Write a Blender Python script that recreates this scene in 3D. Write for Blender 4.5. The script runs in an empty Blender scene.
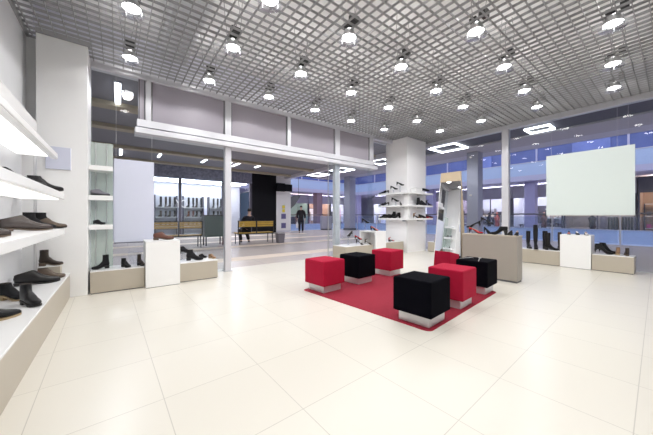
import bpy, bmesh, math, random
from math import sin, cos, pi, radians
from mathutils import Vector, Matrix
random.seed(7)
S = bpy.context.scene
COL = S.collection

# ------------------------------------------------------------------ materials
MAT = {}
def mat(name, color, rough=0.5, metal=0.0, noise=0.0, nscale=8.0, bump=0.0, bscale=60.0, emit=None, estr=0.0, spec=0.5, coat=0.0, sheen=0.0):
    m = bpy.data.materials.new(name); m.use_nodes = True
    nt = m.node_tree; b = nt.nodes['Principled BSDF']
    c = (*color, 1)
    b.inputs['Base Color'].default_value = c
    b.inputs['Roughness'].default_value = rough
    b.inputs['Metallic'].default_value = metal
    b.inputs['Specular IOR Level'].default_value = spec
    b.inputs['Coat Weight'].default_value = coat
    b.inputs['Sheen Weight'].default_value = sheen
    tc = nt.nodes.new('ShaderNodeTexCoord')
    if noise:
        n = nt.nodes.new('ShaderNodeTexNoise'); n.inputs['Scale'].default_value = nscale; n.inputs['Detail'].default_value = 4
        nt.links.new(tc.outputs['Object'], n.inputs['Vector'])
        r = nt.nodes.new('ShaderNodeMix'); r.data_type = 'RGBA'
        r.inputs['A'].default_value = (*[max(0, x*(1-noise)) for x in color], 1)
        r.inputs['B'].default_value = (*[min(1, x*(1+noise)) for x in color], 1)
        nt.links.new(n.outputs['Fac'], r.inputs['Factor']); nt.links.new(r.outputs['Result'], b.inputs['Base Color'])
    if bump:
        n2 = nt.nodes.new('ShaderNodeTexNoise'); n2.inputs['Scale'].default_value = bscale; n2.inputs['Detail'].default_value = 3
        nt.links.new(tc.outputs['Object'], n2.inputs['Vector'])
        bp = nt.nodes.new('ShaderNodeBump'); bp.inputs['Strength'].default_value = bump; bp.inputs['Distance'].default_value = 0.01
        nt.links.new(n2.outputs['Fac'], bp.inputs['Height']); nt.links.new(bp.outputs['Normal'], b.inputs['Normal'])
    if emit:
        b.inputs['Emission Color'].default_value = (*emit, 1); b.inputs['Emission Strength'].default_value = estr
    MAT[name] = m
    return m

def glass_mat(name, tint, refl=0.06, rough=0.0, tint_mix=0.0, diff=(0.8, 0.8, 0.8)):
    m = bpy.data.materials.new(name); m.use_nodes = True
    nt = m.node_tree; nt.nodes.clear()
    out = nt.nodes.new('ShaderNodeOutputMaterial')
    tr = nt.nodes.new('ShaderNodeBsdfTransparent'); tr.inputs['Color'].default_value = (*tint, 1)
    gl = nt.nodes.new('ShaderNodeBsdfGlossy'); gl.inputs['Roughness'].default_value = rough; gl.inputs['Color'].default_value = (1, 1, 1, 1)
    fr = nt.nodes.new('ShaderNodeFresnel'); fr.inputs['IOR'].default_value = 1.0 + refl*8
    mx = nt.nodes.new('ShaderNodeMixShader')
    ge = nt.nodes.new('ShaderNodeNewGeometry'); iv = nt.nodes.new('ShaderNodeMath'); iv.operation = 'SUBTRACT'; iv.inputs[0].default_value = 1.0
    ml = nt.nodes.new('ShaderNodeMath'); ml.operation = 'MULTIPLY'
    nt.links.new(ge.outputs['Backfacing'], iv.inputs[1]); nt.links.new(iv.outputs[0], ml.inputs[0]); nt.links.new(fr.outputs[0], ml.inputs[1])
    nt.links.new(ml.outputs[0], mx.inputs[0])
    base = tr.outputs[0]
    if tint_mix:
        df = nt.nodes.new('ShaderNodeBsdfDiffuse'); df.inputs['Color'].default_value = (*diff, 1)
        m2 = nt.nodes.new('ShaderNodeMixShader'); m2.inputs[0].default_value = tint_mix
        nt.links.new(tr.outputs[0], m2.inputs[1]); nt.links.new(df.outputs[0], m2.inputs[2]); base = m2.outputs[0]
    nt.links.new(base, mx.inputs[1]); nt.links.new(gl.outputs[0], mx.inputs[2])
    nt.links.new(mx.outputs[0], out.inputs['Surface'])
    MAT[name] = m
    return m

def tile_mat(name, c1, c2, mortar, size, ox, oy, rough, ms=0.004, turn=0.0):
    m = bpy.data.materials.new(name); m.use_nodes = True
    nt = m.node_tree; b = nt.nodes['Principled BSDF']
    tc = nt.nodes.new('ShaderNodeTexCoord'); mp = nt.nodes.new('ShaderNodeMapping')
    mp.inputs['Location'].default_value = (-ox, -oy, 0); mp.inputs['Rotation'].default_value = (0, 0, radians(turn))
    br = nt.nodes.new('ShaderNodeTexBrick'); br.offset = 0.0; br.squash = 1.0
    br.inputs['Scale'].default_value = 1.0; br.inputs['Brick Width'].default_value = size; br.inputs['Row Height'].default_value = size
    br.inputs['Mortar Size'].default_value = ms; br.inputs['Mortar Smooth'].default_value = 0.1
    br.inputs['Color1'].default_value = (*c1, 1); br.inputs['Color2'].default_value = (*c2, 1); br.inputs['Mortar'].default_value = (*mortar, 1)
    nt.links.new(tc.outputs['Object'], mp.inputs['Vector']); nt.links.new(mp.outputs[0], br.inputs['Vector'])
    nt.links.new(br.outputs['Color'], b.inputs['Base Color'])
    b.inputs['Roughness'].default_value = rough
    MAT[name] = m
    return m

tile_mat('cream_tile', (.73, .70, .63), (.715, .685, .615), (.53, .505, .45), .6, .27, .077, .30, .0024, turn=-1.5)
tile_mat('mall_tile', (.58, .52, .49), (.61, .55, .51), (.42, .40, .40), 1.2, .3, .2, .25, .008)
mat('white_paint', (.82, .82, .82), .5, noise=.015)
mat('column_white', (.90, .89, .90), .5, noise=.01)
mat('white_gloss', (.86, .86, .86), .25, noise=.01)
mat('wall_white', (.74, .75, .77), .55, noise=.02)
mat('pillar_grey', (.72, .72, .72), .5, noise=.02)
mat('beige_board', (.45, .405, .335), .4, noise=.03, nscale=3)
mat('counter_board', (.33, .30, .265), .4, noise=.03, nscale=3)
mat('tan_board', (.47, .38, .26), .45, noise=.04, nscale=3)
mat('alu', (.66, .66, .70), .38, .35, noise=.03)
mat('grid_alu', (.28, .28, .285), .5)
mat('slab', (.70, .695, .70), .8, noise=.08, nscale=2)
mat('duct', (.62, .63, .65), .35, .5, noise=.08, nscale=3)
mat('steel', (.62, .62, .63), .3, .8)
mat('shutter', (.33, .305, .35), .5, noise=.03, nscale=4)
mat('crimson', (.37, .006, .034), .85, noise=.10, nscale=14, bump=.15, bscale=250, spec=.2)
mat('mat_crimson', (.27, .006, .026), .9, noise=.18, nscale=30, bump=.3, bscale=200)
mat('black_felt', (.0025, .0025, .005), .95, noise=.2, nscale=14, bump=.15, bscale=250, spec=.06)
mat('plinth', (.62, .62, .63), .35, .55, noise=.04)
mat('mirror', (.93, .94, .95), .0, 1.0)
mat('lavender_panel', (.60, .62, .74), .5, noise=.01)
mat('mint_panel', (.66, .73, .71), .35, noise=.01)
mat('black_metal', (.02, .02, .022), .4)
mat('dark_grey', (.10, .10, .11), .5)
mat('lamp_white', (1, 1, 1), .5, emit=(1.0, .98, .96), estr=22)
mat('strip_white', (1, 1, 1), .5, emit=(1.0, .98, .95), estr=1.25)
mat('tube_white', (1, 1, 1), .5, emit=(.95, .96, 1.0), estr=8)
mat('shop_light', (1, 1, 1), .5, emit=(.95, .93, 1.0), estr=26)
mat('shop_warm', (1, 1, 1), .5, emit=(1.0, .82, .66), estr=14)
mat('black_leather', (.005, .005, .006), .38, noise=.2, spec=.35)
mat('black_suede', (.005, .005, .007), .9, noise=.2)
mat('charcoal_leather', (.014, .013, .014), .33, noise=.2, spec=.4)
mat('brown_leather', (.05, .037, .033), .26, noise=.25, spec=.7)
mat('dark_brown_leather', (.028, .018, .013), .45, noise=.3)
mat('chestnut_leather', (.13, .048, .032), .38, noise=.2)
mat('taupe_leather', (.10, .072, .052), .5, noise=.25)
mat('tan_leather', (.26, .15, .08), .45, noise=.2)
mat('grey_suede', (.20, .19, .22), .8, noise=.2)
mat('red_leather', (.40, .02, .03), .25, noise=.1, coat=.3)
mat('coral_leather', (.62, .16, .11), .3, noise=.1, coat=.3)
mat('beige_leather', (.58, .44, .34), .4, noise=.1)
mat('white_leather', (.72, .68, .64), .4, noise=.05)
mat('shoe_lining', (.05, .04, .035), .9)
mat('tan_lining', (.42, .30, .20), .8)
mat('sole_black', (.012, .012, .012), .6)
mat('sole_tan', (.38, .28, .16), .6)
mat('sole_brown', (.10, .07, .05), .6)
mat('lace', (.03, .03, .03), .8)
glass_mat('clear_glass', (.93, .96, .97), .06)
glass_mat('cabinet_glass', (.92, .96, .94), .05, tint_mix=.04, diff=(.75, .85, .82))
glass_mat('frosted_glass', (.92, .96, .94), .05, tint_mix=.5, diff=(.72, .78, .74))
glass_mat('acrylic', (.93, .94, .96), .05, tint_mix=.08, diff=(.9, .9, .95))
glass_mat('rail_glass', (.85, .90, .97), .05, tint_mix=.05, diff=(.6, .7, .9))
mat('blue_glass', (.54, .66, .82), .25, noise=.05)
mat('deep_blue_glass', (.13, .17, .38), .15, noise=.5, nscale=.6)
mat('upper_blue', (.22, .28, .58), .2, noise=.4, nscale=.8)
mat('slab_lavender', (.60, .58, .70), .6)
mat('mall_ceiling', (.22, .22, .25), .6, noise=.05)
mat('mall_ceiling_dark', (.11, .11, .13), .6)
mat('fascia', (.50, .47, .50), .6)
mat('fascia_light', (.62, .60, .66), .6)
mat('beam_tan', (.42, .37, .28), .6)
mat('column_grey', (.34, .34, .40), .5)
mat('column_lavender', (.44, .41, .60), .5)
mat('column_brown', (.30, .20, .22), .5)
mat('mall_wall', (.55, .55, .64), .6)
mat('mall_black', (.004, .004, .006), .6, spec=.2)
mat('shop_wall_white', (.78, .78, .84), .6)
mat('shop_wall_teal', (.30, .42, .42), .6)
mat('shop_wall_warm', (.50, .34, .24), .6)
mat('shop_wall_grey', (.40, .36, .35), .6)
mat('shop_wall_mauve', (.36, .30, .38), .6)
mat('pink', (.85, .12, .40), .6)
mat('display_dark', (.07, .065, .09), .6)
mat('display_mid', (.30, .27, .28), .6)
mat('display_cream', (.70, .60, .50), .6)
mat('header_speckle', (.22, .23, .32), .4, noise=.9, nscale=9)
mat('bench_wood', (.52, .33, .05), .45, noise=.2, nscale=10)
mat('bench_wood_brown', (.42, .27, .08), .45, noise=.2, nscale=10)
mat('kiosk_green', (.06, .09, .085), .35, noise=.3, nscale=3)
mat('skin', (.55, .36, .28), .55)
mat('hair', (.03, .026, .024), .7)
mat('cloth_dark', (.012, .011, .016), .85)
mat('cloth_navy', (.010, .010, .018), .85)
mat('bag_white', (.75, .75, .78), .5)
mat('yellow_sign', (.80, .68, .06), .5)
mat('blue_sign', (.14, .13, .28), .5)
mat('grey_sign', (.16, .16, .20), .5)
mat('bin_grey', (.16, .15, .17), .45)

# ------------------------------------------------------------------ mesh helpers
class MB:
    def __init__(s): s.v = []; s.f = []; s.sm = []
    def add(s, vs, fs, smooth=False):
        o = len(s.v); s.v += [tuple(v) for v in vs]; s.f += [tuple(i+o for i in f) for f in fs]; s.sm += [smooth]*len(fs); return s
    def box(s, x0, x1, y0, y1, z0, z1):
        vs = [(x, y, z) for x in (x0, x1) for y in (y0, y1) for z in (z0, z1)]
        return s.add(vs, [(0, 1, 3, 2), (4, 6, 7, 5), (0, 4, 5, 1), (2, 3, 7, 6), (0, 2, 6, 4), (1, 5, 7, 3)])
    def cyl(s, p0, p1, r0, r1=None, n=16, caps=True):
        r1 = r0 if r1 is None else r1
        p0 = Vector(p0); p1 = Vector(p1); d = (p1-p0).normalized()
        a = d.orthogonal().normalized(); b = d.cross(a)
        vs = [p0 + (a*cos(2*pi*i/n)+b*sin(2*pi*i/n))*r0 for i in range(n)] + [p1 + (a*cos(2*pi*i/n)+b*sin(2*pi*i/n))*r1 for i in range(n)]
        s.add(vs, [(i, (i+1) % n, n+(i+1) % n, n+i) for i in range(n)], True)
        if caps: s.add(vs, [tuple(range(n))[::-1], tuple(range(n, 2*n))])
        return s
    def tube(s, pts, r, n=8):
        for a, b in zip(pts, pts[1:]): s.cyl(a, b, r, n=n)
        return s
    def loft(s, rings, cap0=True, cap1=True, smooth=True):
        n = len(rings[0]); vs = [p for r in rings for p in r]; fs = []
        for k in range(len(rings)-1):
            for i in range(n):
                j = (i+1) % n; fs.append((k*n+i, k*n+j, (k+1)*n+j, (k+1)*n+i))
        if cap0: fs.append(tuple(range(n))[::-1])
        if cap1: fs.append(tuple(range((len(rings)-1)*n, len(rings)*n)))
        return s.add(vs, fs, smooth)
    def prism(s, poly, y0, y1):            # polygon in x,z extruded along y
        n = len(poly)
        vs = [(x, y0, z) for x, z in poly] + [(x, y1, z) for x, z in poly]
        return s.add(vs, [(i, (i+1) % n, n+(i+1) % n, n+i) for i in range(n)] + [tuple(range(n))[::-1], tuple(range(n, 2*n))])
    def lathe(s, prof, n=20, c=(0, 0, 0), cap0=True, cap1=True):
        rings = [[(c[0]+r*cos(2*pi*i/n), c[1]+r*sin(2*pi*i/n), c[2]+z) for i in range(n)] for r, z in prof]
        return s.loft(rings, cap0, cap1)
    def mesh(s, name):
        me = bpy.data.meshes.new(name); me.from_pydata(s.v, [], s.f)
        me.polygons.foreach_set('use_smooth', s.sm)
        bm = bmesh.new(); bm.from_mesh(me); bmesh.ops.recalc_face_normals(bm, faces=bm.faces); bm.to_mesh(me); bm.free()
        return me
    def build(s, name, m, parent=None, bevel=0, seg=2):
        me = s.mesh(name); me.materials.append(MAT[m])
        o = link(name, me, parent)
        if bevel:
            md = o.modifiers.new('bevel', 'BEVEL'); md.width = bevel; md.segments = seg; md.limit_method = 'ANGLE'
        return o

def link(name, data, parent=None):
    o = bpy.data.objects.new(name, data); COL.objects.link(o)
    if parent: o.parent = parent
    return o
def tag(o, label, cat, group=None):
    o['label'] = label; o['category'] = cat
    if group: o['group'] = group
    return o
def thing(name, label, cat, loc=(0, 0, 0), rz=0.0, group=None):
    o = link(name, None); o.location = loc; o.rotation_euler = (0, 0, radians(rz)); o.empty_display_size = .1
    return tag(o, label, cat, group)
def struct(name, mb, m, parent=None, **k):
    o = mb.build(name, m, parent, **k)
    if not parent: o['kind'] = 'structure'
    return o
def dup(root, loc=None, rz=None, label=None, group=None):
    r = root.copy(); COL.objects.link(r)
    if loc: r.location = loc
    if rz is not None: r.rotation_euler = (0, 0, radians(rz))
    if label: r['label'] = label
    if group: r['group'] = group
    for ch in list(root.children):
        c = ch.copy(); COL.objects.link(c); c.parent = r
        for g in list(ch.children):
            d = g.copy(); COL.objects.link(d); d.parent = c
    return r
def rect_panel(name, m, x0, x1, y0, y1, z0, z1, label, cat, group=None):
    return tag(MB().box(x0, x1, y0, y1, z0, z1).build(name, m), label, cat, group)

# ------------------------------------------------------------------ the room
CEIL = 3.48
struct('floor', MB().box(-1.2, 8.2, -3.0, 5.76, -.12, 0), 'cream_tile')
struct('wall_left', MB().box(-1.15, -.95, -3.0, 5.62, 0, 4.1), 'wall_white')
struct('wall_rear', MB().box(-1.15, 8.2, -3.2, -3.0, 0, 4.1), 'wall_white')
w = MB().box(-.95, -.80, 5.2, 5.62, 0, CEIL-.03); struct('wall_recess', w, 'pillar_grey')
struct('wall_pillar_side', MB().box(-.95, -.83, 5.0, 5.2, 0, 2.24), 'white_paint')
struct('wall_pillar', MB().box(-.83, -.33, 5.0, 5.2, 0, CEIL-.03).box(-.80, -.33, 5.2, 5.62, 0, CEIL-.03), 'white_paint', bevel=.006)
struct('wall_column', MB().box(6.82, 7.8, 4.9, 5.7, 0, CEIL-.018), 'column_white')
struct('ceiling_slab', MB().box(-1.15, 8.2, -3.0, 5.62, 4.1, 4.25), 'slab')
# open cell grid: bars both ways
P = .12
g = MB()
k = 0
x = -.95+.06
while x < 8.05:
    g.box(x-.0035, x+.0035, -3.0, 5.44, CEIL-.016, CEIL+.016); x += P
y = -3+.06
while y < 5.42:
    g.box(-.95, 8.05, y-.0035, y+.0035, CEIL-.016, CEIL+.016); y += P
struct('ceiling', g, 'grid_alu')
d = MB().box(.55, .95, -3, 5.2, 3.72, 3.98)
tag(d.build('air_duct', 'duct', bevel=.02), 'long silver air duct running above the open ceiling grid on the left', 'air duct')
# perimeter profiles
struct('trim_0', MB().box(-.95, -.925, -3.0, 5.2, 3.45, 3.51).box(-.83, -.30, 4.975, 5.0, 3.45, 3.51), 'grid_alu')
struct('trim_1', MB().box(-.80, 8.2, 5.44, 5.58, 3.38, 3.50), 'alu', bevel=.004)
struct('trim_2', MB().box(8.04, 8.2, -3.0, 5.44, 3.36, 3.50), 'alu', bevel=.004)

# front glazing line y=5.5
def post(name, x0, x1, z0, z1, y0=5.44, y1=5.56):
    m = MB().box(x0, x1, y0, y1, z0, z1)
    if z0 == 0: m.box(x0-.02, x1+.02, y0-.03, y1+.03, 0, .015)
    return struct(name, m, 'alu', bevel=.006)
post('trim_3', .37, .45, 2.56, 3.38)
post('trim_4', 1.68, 1.80, 0, 3.38)
post('trim_5', 3.08, 3.17, 2.62, 3.38)
post('trim_6', 4.50, 4.66, 0, 3.38)
post('trim_7', 5.80, 5.96, 2.44, 3.38)
struct('trim_8', MB().box(.25, 5.98, 5.40, 5.62, 2.58, 2.70).box(.22, 6.02, 5.34, 5.66, 2.46, 2.55).box(.25, 5.98, 5.46, 5.60, 2.55, 2.58), 'alu', bevel=.006)
def pane(name, x0, x1, z0, z1, y=5.5, m='clear_glass'):
    return struct(name, MB().box(x0, x1, y-.006, y+.006, z0, z1), m)
pane('window_1', -.33, .27, .0, 3.38)
pane('window_2', .27, 1.68, .0, 2.46)
pane('window_3', 4.66, 5.96, .0, 2.46)
pane('window_4', 5.98, 6.82, .0, 3.38, 5.7)
struct('trim_24', MB().box(5.96, 6.82, 5.66, 5.74, 3.38, 3.50), 'alu')
dr = struct('door_1', MB().box(4.22, 4.60, 5.385, 5.397, .02, 2.46), 'clear_glass')
MB().box(4.215, 4.225, 5.38, 5.402, .02, 2.46).build('edge_seal', 'steel', dr)
for n_, (a, b, lab) in enumerate([(.27, .37, 'narrow lavender-grey fascia strip left of the first upright, above the door beam'),
                   (.45, 1.68, 'large lavender-grey shutter panel above the left glass pane, under the ceiling'),
                   (1.80, 3.08, 'grey shutter panel above the doorway, just right of the tall left post'),
                   (3.17, 4.50, 'grey shutter panel above the doorway, just left of the tall middle post'),
                   (4.66, 5.80, 'smaller mauve shutter panel at the right end of the beam, near the white column')]):
    t = MB().box(a, b, 5.48, 5.53, 2.70, 3.38)
    o = t.build('shutter_panel', 'shutter'); tag(o, lab, 'shutter panel', 'shutter panels over the shop entrance')
    for q in (a+.005, b-.02): MB().box(q, q+.015, 5.472, 5.48, 2.70, 3.38).build('guide_rail', 'dark_grey', o)
# right glazing line x=8.1
def rpane(name, y0, y1): return struct(name, MB().box(8.094, 8.106, y0, y1, 0, 3.36), 'clear_glass')
rpane('window_5', 3.635, 5.4); rpane('window_6', 2.82, 3.63); rpane('window_7', .715, 2.66); rpane('window_8', -3.0, .71)
struct('trim_9', MB().box(8.03, 8.17, 2.66, 2.82, 0, 3.36).box(8.0, 8.2, 2.63, 2.85, 0, .015), 'alu', bevel=.006)
fit = MB()
for z in (.6, 1.7, 2.8): fit.cyl((8.06, 3.632, z), (8.093, 3.632, z), .03, n=10)
struct('trim_10', fit, 'steel')
struct('window_14', MB().box(7.8, 8.10, 5.394, 5.406, 0, 3.36), 'clear_glass')
struct('trim_11', MB().box(7.8, 8.04, 5.37, 5.43, 3.36, 3.50), 'alu')

# ------------------------------------------------------------------ downlights
lamp = thing('downlight', '', 'lamp', (0, 0, 0))
h = MB().lathe([(.05, .10), (.065, .09), (.08, .045), (.094, .005), (.097, 0), (.088, 0), (.085, .006)], 24, cap1=False)
hs = h.build('housing', 'steel', lamp)
MB().lathe([(.087, .004), (.07, -.006), (.04, -.010), (.001, -.011)][::-1], 24, cap0=True, cap1=True).build('diffuser', 'lamp_white', lamp)
MB().lathe([(.001, -.050), (.125, -.050), (.125, -.046), (.001, -.046)], 24).build('glass_disc', 'acrylic', lamp)
for i in range(3):
    q = 2*pi*i/3; MB().cyl((.095*cos(q), .095*sin(q), -.052), (.095*cos(q), .095*sin(q), .004), .005, n=6).build('clip', 'steel', hs)
MB().box(-.06, .06, -.13, -.06, .14, .22).build('gear_box', 'black_metal', lamp)
MB().box(-.05, .05, -.02, .06, .12, .17).build('ballast', 'black_metal', lamp)
for pts_ in ([(.07, 0, .06), (.12, .02, .4), (.14, .03, .715)], [(-.07, 0, .06), (-.10, .02, .4), (-.14, -.03, .715)], [(0, -.1, .2), (.05, -.12, .45), (.02, -.1, .715)]):
    MB().tube(pts_, .003, 6).build('suspension_wire', 'black_metal', lamp)
rows = [('row nearest the shutters', [(.14, 4.82), (1.22, 4.82), (2.29, 4.77), (3.36, 4.75), (4.43, 4.77), (5.56, 4.70)]),
        ('second row from the shutters', [(.12, 3.66), (1.237, 3.675), (2.327, 3.68), (3.42, 3.68), (4.51, 3.70), (5.68, 3.80), (6.84, 3.87)]),
        ('third row from the shutters', [(1.27, 2.62), (2.343, 2.56), (3.43, 2.57), (4.59, 2.67), (5.71, 2.72), (6.90, 2.86)]),
        ('fourth row from the shutters', [(3.51, 1.514), (4.676, 1.608), (5.86, 1.69), (6.94, 1.776)]),
        ('row nearest the photographer', [(4.65, .456), (5.88, .576), (6.99, .674)])]
extra = [(.12, 2.6), (.12, 1.5), (1.25, 1.5), (2.36, 1.5), (1.25, .4), (2.36, .4), (3.5, .42), (.2, -.8), (2.36, -.8), (4.6, -.8), (6.9, -.8), (1.3, -2), (3.6, -2), (5.9, -2)]
ords = ['first', 'second', 'third', 'fourth', 'fifth', 'sixth', 'seventh']
ZL = 3.38
def spot(x, y, z, e, size=147, blend=.12, col=(1, .985, .96), r=.09):
    l = bpy.data.lights.new('spot_light', 'SPOT'); l.energy = e; l.spot_size = radians(size); l.spot_blend = blend; l.color = col; l.shadow_soft_size = r
    o = bpy.data.objects.new('spot_light', l); COL.objects.link(o); o.location = (x, y, z); return o
def spill(x, y, z, e, r=.05, col=(1, .985, .96)):          # light leaking from the lamp's open back
    l = bpy.data.lights.new('point_light', 'POINT'); l.energy = e; l.color = col; l.shadow_soft_size = r
    o = bpy.data.objects.new('point_light', l); COL.objects.link(o); o.location = (x, y, z); return o
E_SPOT = 30
E_UP = 4.6
first = True
for rn, pts in rows:
    for i, (x, y) in enumerate(pts):
        lab = 'hanging round downlight, %s from the left in the %s' % (ords[i], rn)
        if first: o = lamp; first = False
        else: o = dup(lamp)
        o.location = (x, y, ZL); o['label'] = lab; o['group'] = 'round downlights under the grid ceiling'
        spot(x, y, ZL-.06, E_SPOT); spill(x, y, ZL+.30, E_UP)
for x, y in extra:
    spot(x, y, ZL-.06, E_SPOT); spill(x, y, ZL+.30, E_UP)

# ------------------------------------------------------------------ left wall shelving
XF = -.53; YE = 4.7
t = thing('wall_shelf', 'long white upper shelf with black shoes and a lit underside, on the left wall', 'shelf', (XF, 2.6, 1.30))
MB().box(-.40, 0, -2.0, 2.1, .012, .085).build('board', 'white_gloss', t, bevel=.004)
MB().box(-.36, -.05, -1.98, 2.05, 0, .011).build('light_panel', 'strip_white', t)
tag(t, t['label'], 'shelf')
t = thing('wall_shelf', 'long white lower shelf carrying large brown leather shoes, on the left wall', 'shelf', (XF, 2.6, .873))
MB().box(-.40, 0, -2.0, 2.1, 0, .075).build('board', 'white_gloss', t, bevel=.004)
t = thing('lit_canopy', 'deep white canopy with a glowing underside at the top of the left wall shelving', 'canopy', (0, 0, 0))
MB().prism([(-.945, 2.27), (-.786, 2.25), (-.786, 2.12), (-.606, 1.893), (-.606, 1.819), (-.66, 1.819), (-.68, 1.85), (-.945, 1.85)], .6, 4.8).build('housing', 'white_gloss', t, bevel=.004)
MB().box(-.94, -.69, .62, 4.76, 1.835, 1.848).build('light_panel', 'strip_white', t)
MB().box(-.605, -.600, .62, 4.78, 1.83, 1.88).build('front_lip', 'white_paint', t)
t = thing('shelf_upright', 'slim chrome upright post at the far end of the left wall shelves', 'upright', (-.80, 4.79, .33))
MB().cyl((0, 0, 0), (0, 0, 1.50), .014).build('pole', 'steel', t)
MB().box(-.03, .03, -.03, .03, 0, .012).build('foot_plate', 'steel', t)
for z_ in (1.05, .58): MB().cyl((0, 0, z_), (0, -.10, z_), .010).build('bracket', 'steel', t)
t = thing('display_platform', 'long low beige shoe platform with white top along the left wall', 'platform', (-.51, 2.8, 0))
MB().box(-.43, 0, -2.2, 2.19, .0, .31).build('body', 'beige_board', t, bevel=.003)
MB().box(-.43, .004, -2.2, 2.194, .31, .33).build('top', 'white_gloss', t, bevel=.003)
# lavender wall panels behind the shelves
struct('trim_12', MB().box(-.948, -.94, .6, 4.0, .34, 1.82).box(-.948, -.94, 4.02, 4.95, .34, 1.82), 'wall_white')
t = thing('wall_plaque', 'small blank lavender plaque on the front of the grey pillar', 'plaque', (-.62, 5.0, 1.86))
MB().box(-.12, .12, -.03, 0, -.145, .15).build('face', 'lavender_panel', t, bevel=.004)
MB().box(-.125, .125, -.012, 0, -.15, .155).build('backing', 'white_paint', t)

# ------------------------------------------------------------------ cubes on the mat
m = MB()
def rrect(x0, x1, y0, y1, r, n=5):
    pts = []
    for cx, cy, a0 in ((x1-r, y1-r, 0), (x0+r, y1-r, 90), (x0+r, y0+r, 180), (x1-r, y0+r, 270)):
        for i in range(n+1):
            a = radians(a0+90*i/n); pts.append((cx+r*cos(a), cy+r*sin(a)))
    return pts
MX, MY, MA = 1.005, .985, 4.6        # half sizes and turn of the mat
rug = thing('floor_mat', 'thin crimson floor mat under the six cube stools', 'mat', (3.262, 2.49, 0), MA)
pl = rrect(-MX, MX, -MY, MY, .06); pl2 = rrect(-MX-.008, MX+.008, -MY-.008, MY+.008, .065)
MB().loft([[(x, y, 0.0) for x, y in pl], [(x, y, .008) for x, y in pl]], smooth=False).build('pile', 'mat_crimson', rug)
MB().loft([[(x, y, 0.0) for x, y in pl2], [(x, y, .005) for x, y in pl2]], smooth=False).build('border', 'crimson', rug)
def cube_stool(x, y, colour, label, rz=4.6):
    t = thing('cube_stool', label, 'stool', (x, y, .008), rz, 'cube stools on the crimson mat')
    MB().box(-.17, .17, -.17, .17, 0, .10).build('plinth', 'plinth', t, bevel=.003)
    cu = MB().box(-.212, .212, -.212, .212, .10, .455).build('cushion', colour, t, bevel=.016, seg=3)
    z = .449
    MB().tube([(-.2, -.2, z), (.2, -.2, z), (.2, .2, z), (-.2, .2, z), (-.2, -.2, z)], .004, 6).build('piping', colour, cu)
    for sx, sy in ((1, 1), (1, -1), (-1, 1), (-1, -1)):
        MB().cyl((sx*.2075, sy*.2075, .105), (sx*.2075, sy*.2075, .44), .003, n=6).build('seam', colour, cu)
    return t
cube_stool(2.55, 1.65, 'black_felt', 'black cube stool nearest the camera, at the front corner of the crimson mat')
cube_stool(3.325, 1.72, 'crimson', 'red cube stool between two black stools on the right edge of the mat')
cube_stool(4.19, 1.80, 'black_felt', 'black cube stool with thin silver rods on top, beside the beige counter')
cube_stool(2.455, 3.22, 'crimson', 'red cube stool at the left corner of the mat, nearest the doorway')
cube_stool(3.185, 3.27, 'black_felt', 'black cube stool between two red stools at the back left of the mat')
cube_stool(4.055, 3.35, 'crimson', 'red cube stool in front of the white display box by the column')
t = thing('shoehorn', 'thin silver shoehorn lying on the black stool beside the counter', 'shoehorn', (4.14, 1.74, .465), 20)
MB().tube([(-.17, 0, .006), (.02, .0, .012), (.12, 0, .008)], .005, 8).build('handle', 'steel', t)
MB().loft([[(.12, -.006, .004), (.12, .006, .004), (.12, .006, .008), (.12, -.006, .008)], [(.16, -.022, .006), (.16, .022, .006), (.16, .022, .01), (.16, -.022, .01)], [(.23, -.018, .001), (.23, .018, .001), (.23, .018, .005), (.23, -.018, .005)]]).build('blade', 'steel', t)
t = thing('shoehorn', 'short silver shoehorn lying at the back edge of the black stool beside the counter', 'shoehorn', (4.10, 1.93, .465), -15)
MB().tube([(-.10, 0, .006), (.02, .0, .010), (.10, 0, .008)], .005, 8).build('handle', 'steel', t)
MB().loft([[(.10, -.006, .004), (.10, .006, .004), (.10, .006, .008), (.10, -.006, .008)], [(.13, -.018, .006), (.13, .018, .006), (.13, .018, .01), (.13, -.018, .01)], [(.17, -.014, .001), (.17, .014, .001), (.17, .014, .005), (.17, -.014, .005)]]).build('blade', 'steel', t)

# ------------------------------------------------------------------ display units
def platform(label, x0, x1, y0, y1, z1, body='beige_board', top='white_gloss', group=None):
    cx, cy = (x0+x1)/2, (y0+y1)/2
    t = thing('display_platform', label, 'platform', (cx, cy, 0), 0, group)
    MB().box(x0-cx+.01, x1-cx-.01, y0-cy+.01, y1-cy-.01, 0, .012).build('base', 'dark_grey', t)
    MB().box(x0-cx, x1-cx, y0-cy, y1-cy, .012, z1-.012).build('body', body, t, bevel=.003)
    MB().box(x0-cx, x1-cx, y0-cy, y1-cy, z1-.012, z1).build('top', top, t, bevel=.002)
    return t
platform('low beige platform with black boots, left of the tall white box by the left glass', -.306, .326, 5.0, 5.42, .32)
platform('beige platform with black boots and a tan shoe, right of the left white box', .804, 1.41, 5.0, 5.42, .32)
def tall_box(label, x0, x1, y0, y1, z1):
    cx, cy = (x0+x1)/2, (y0+y1)/2
    t = thing('display_box', label, 'display box', (cx, cy, 0), 0)
    MB().box(x0-cx+.006, x1-cx-.006, y0-cy+.006, y1-cy-.006, 0, .008).build('base', 'dark_grey', t)
    MB().box(x0-cx, x1-cx, y0-cy, y1-cy, .008, z1-.01).build('body', 'white_gloss', t, bevel=.003)
    MB().box(x0-cx, x1-cx, y0-cy, y1-cy, z1-.01, z1).build('top', 'white_paint', t, bevel=.002)
tall_box('tall white display box with one brown shoe on top, by the left glass', .333, .797, 4.90, 5.40, .71)
tall_box('tall white display box with three small shoes, under the pale green panel', 7.60, 8.0, 1.055, 1.54, .70)
platform('low beige platform with heeled ankle boots, below the right end of the green panel', 7.63, 8.0, .477, 1.048, .33)
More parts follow.
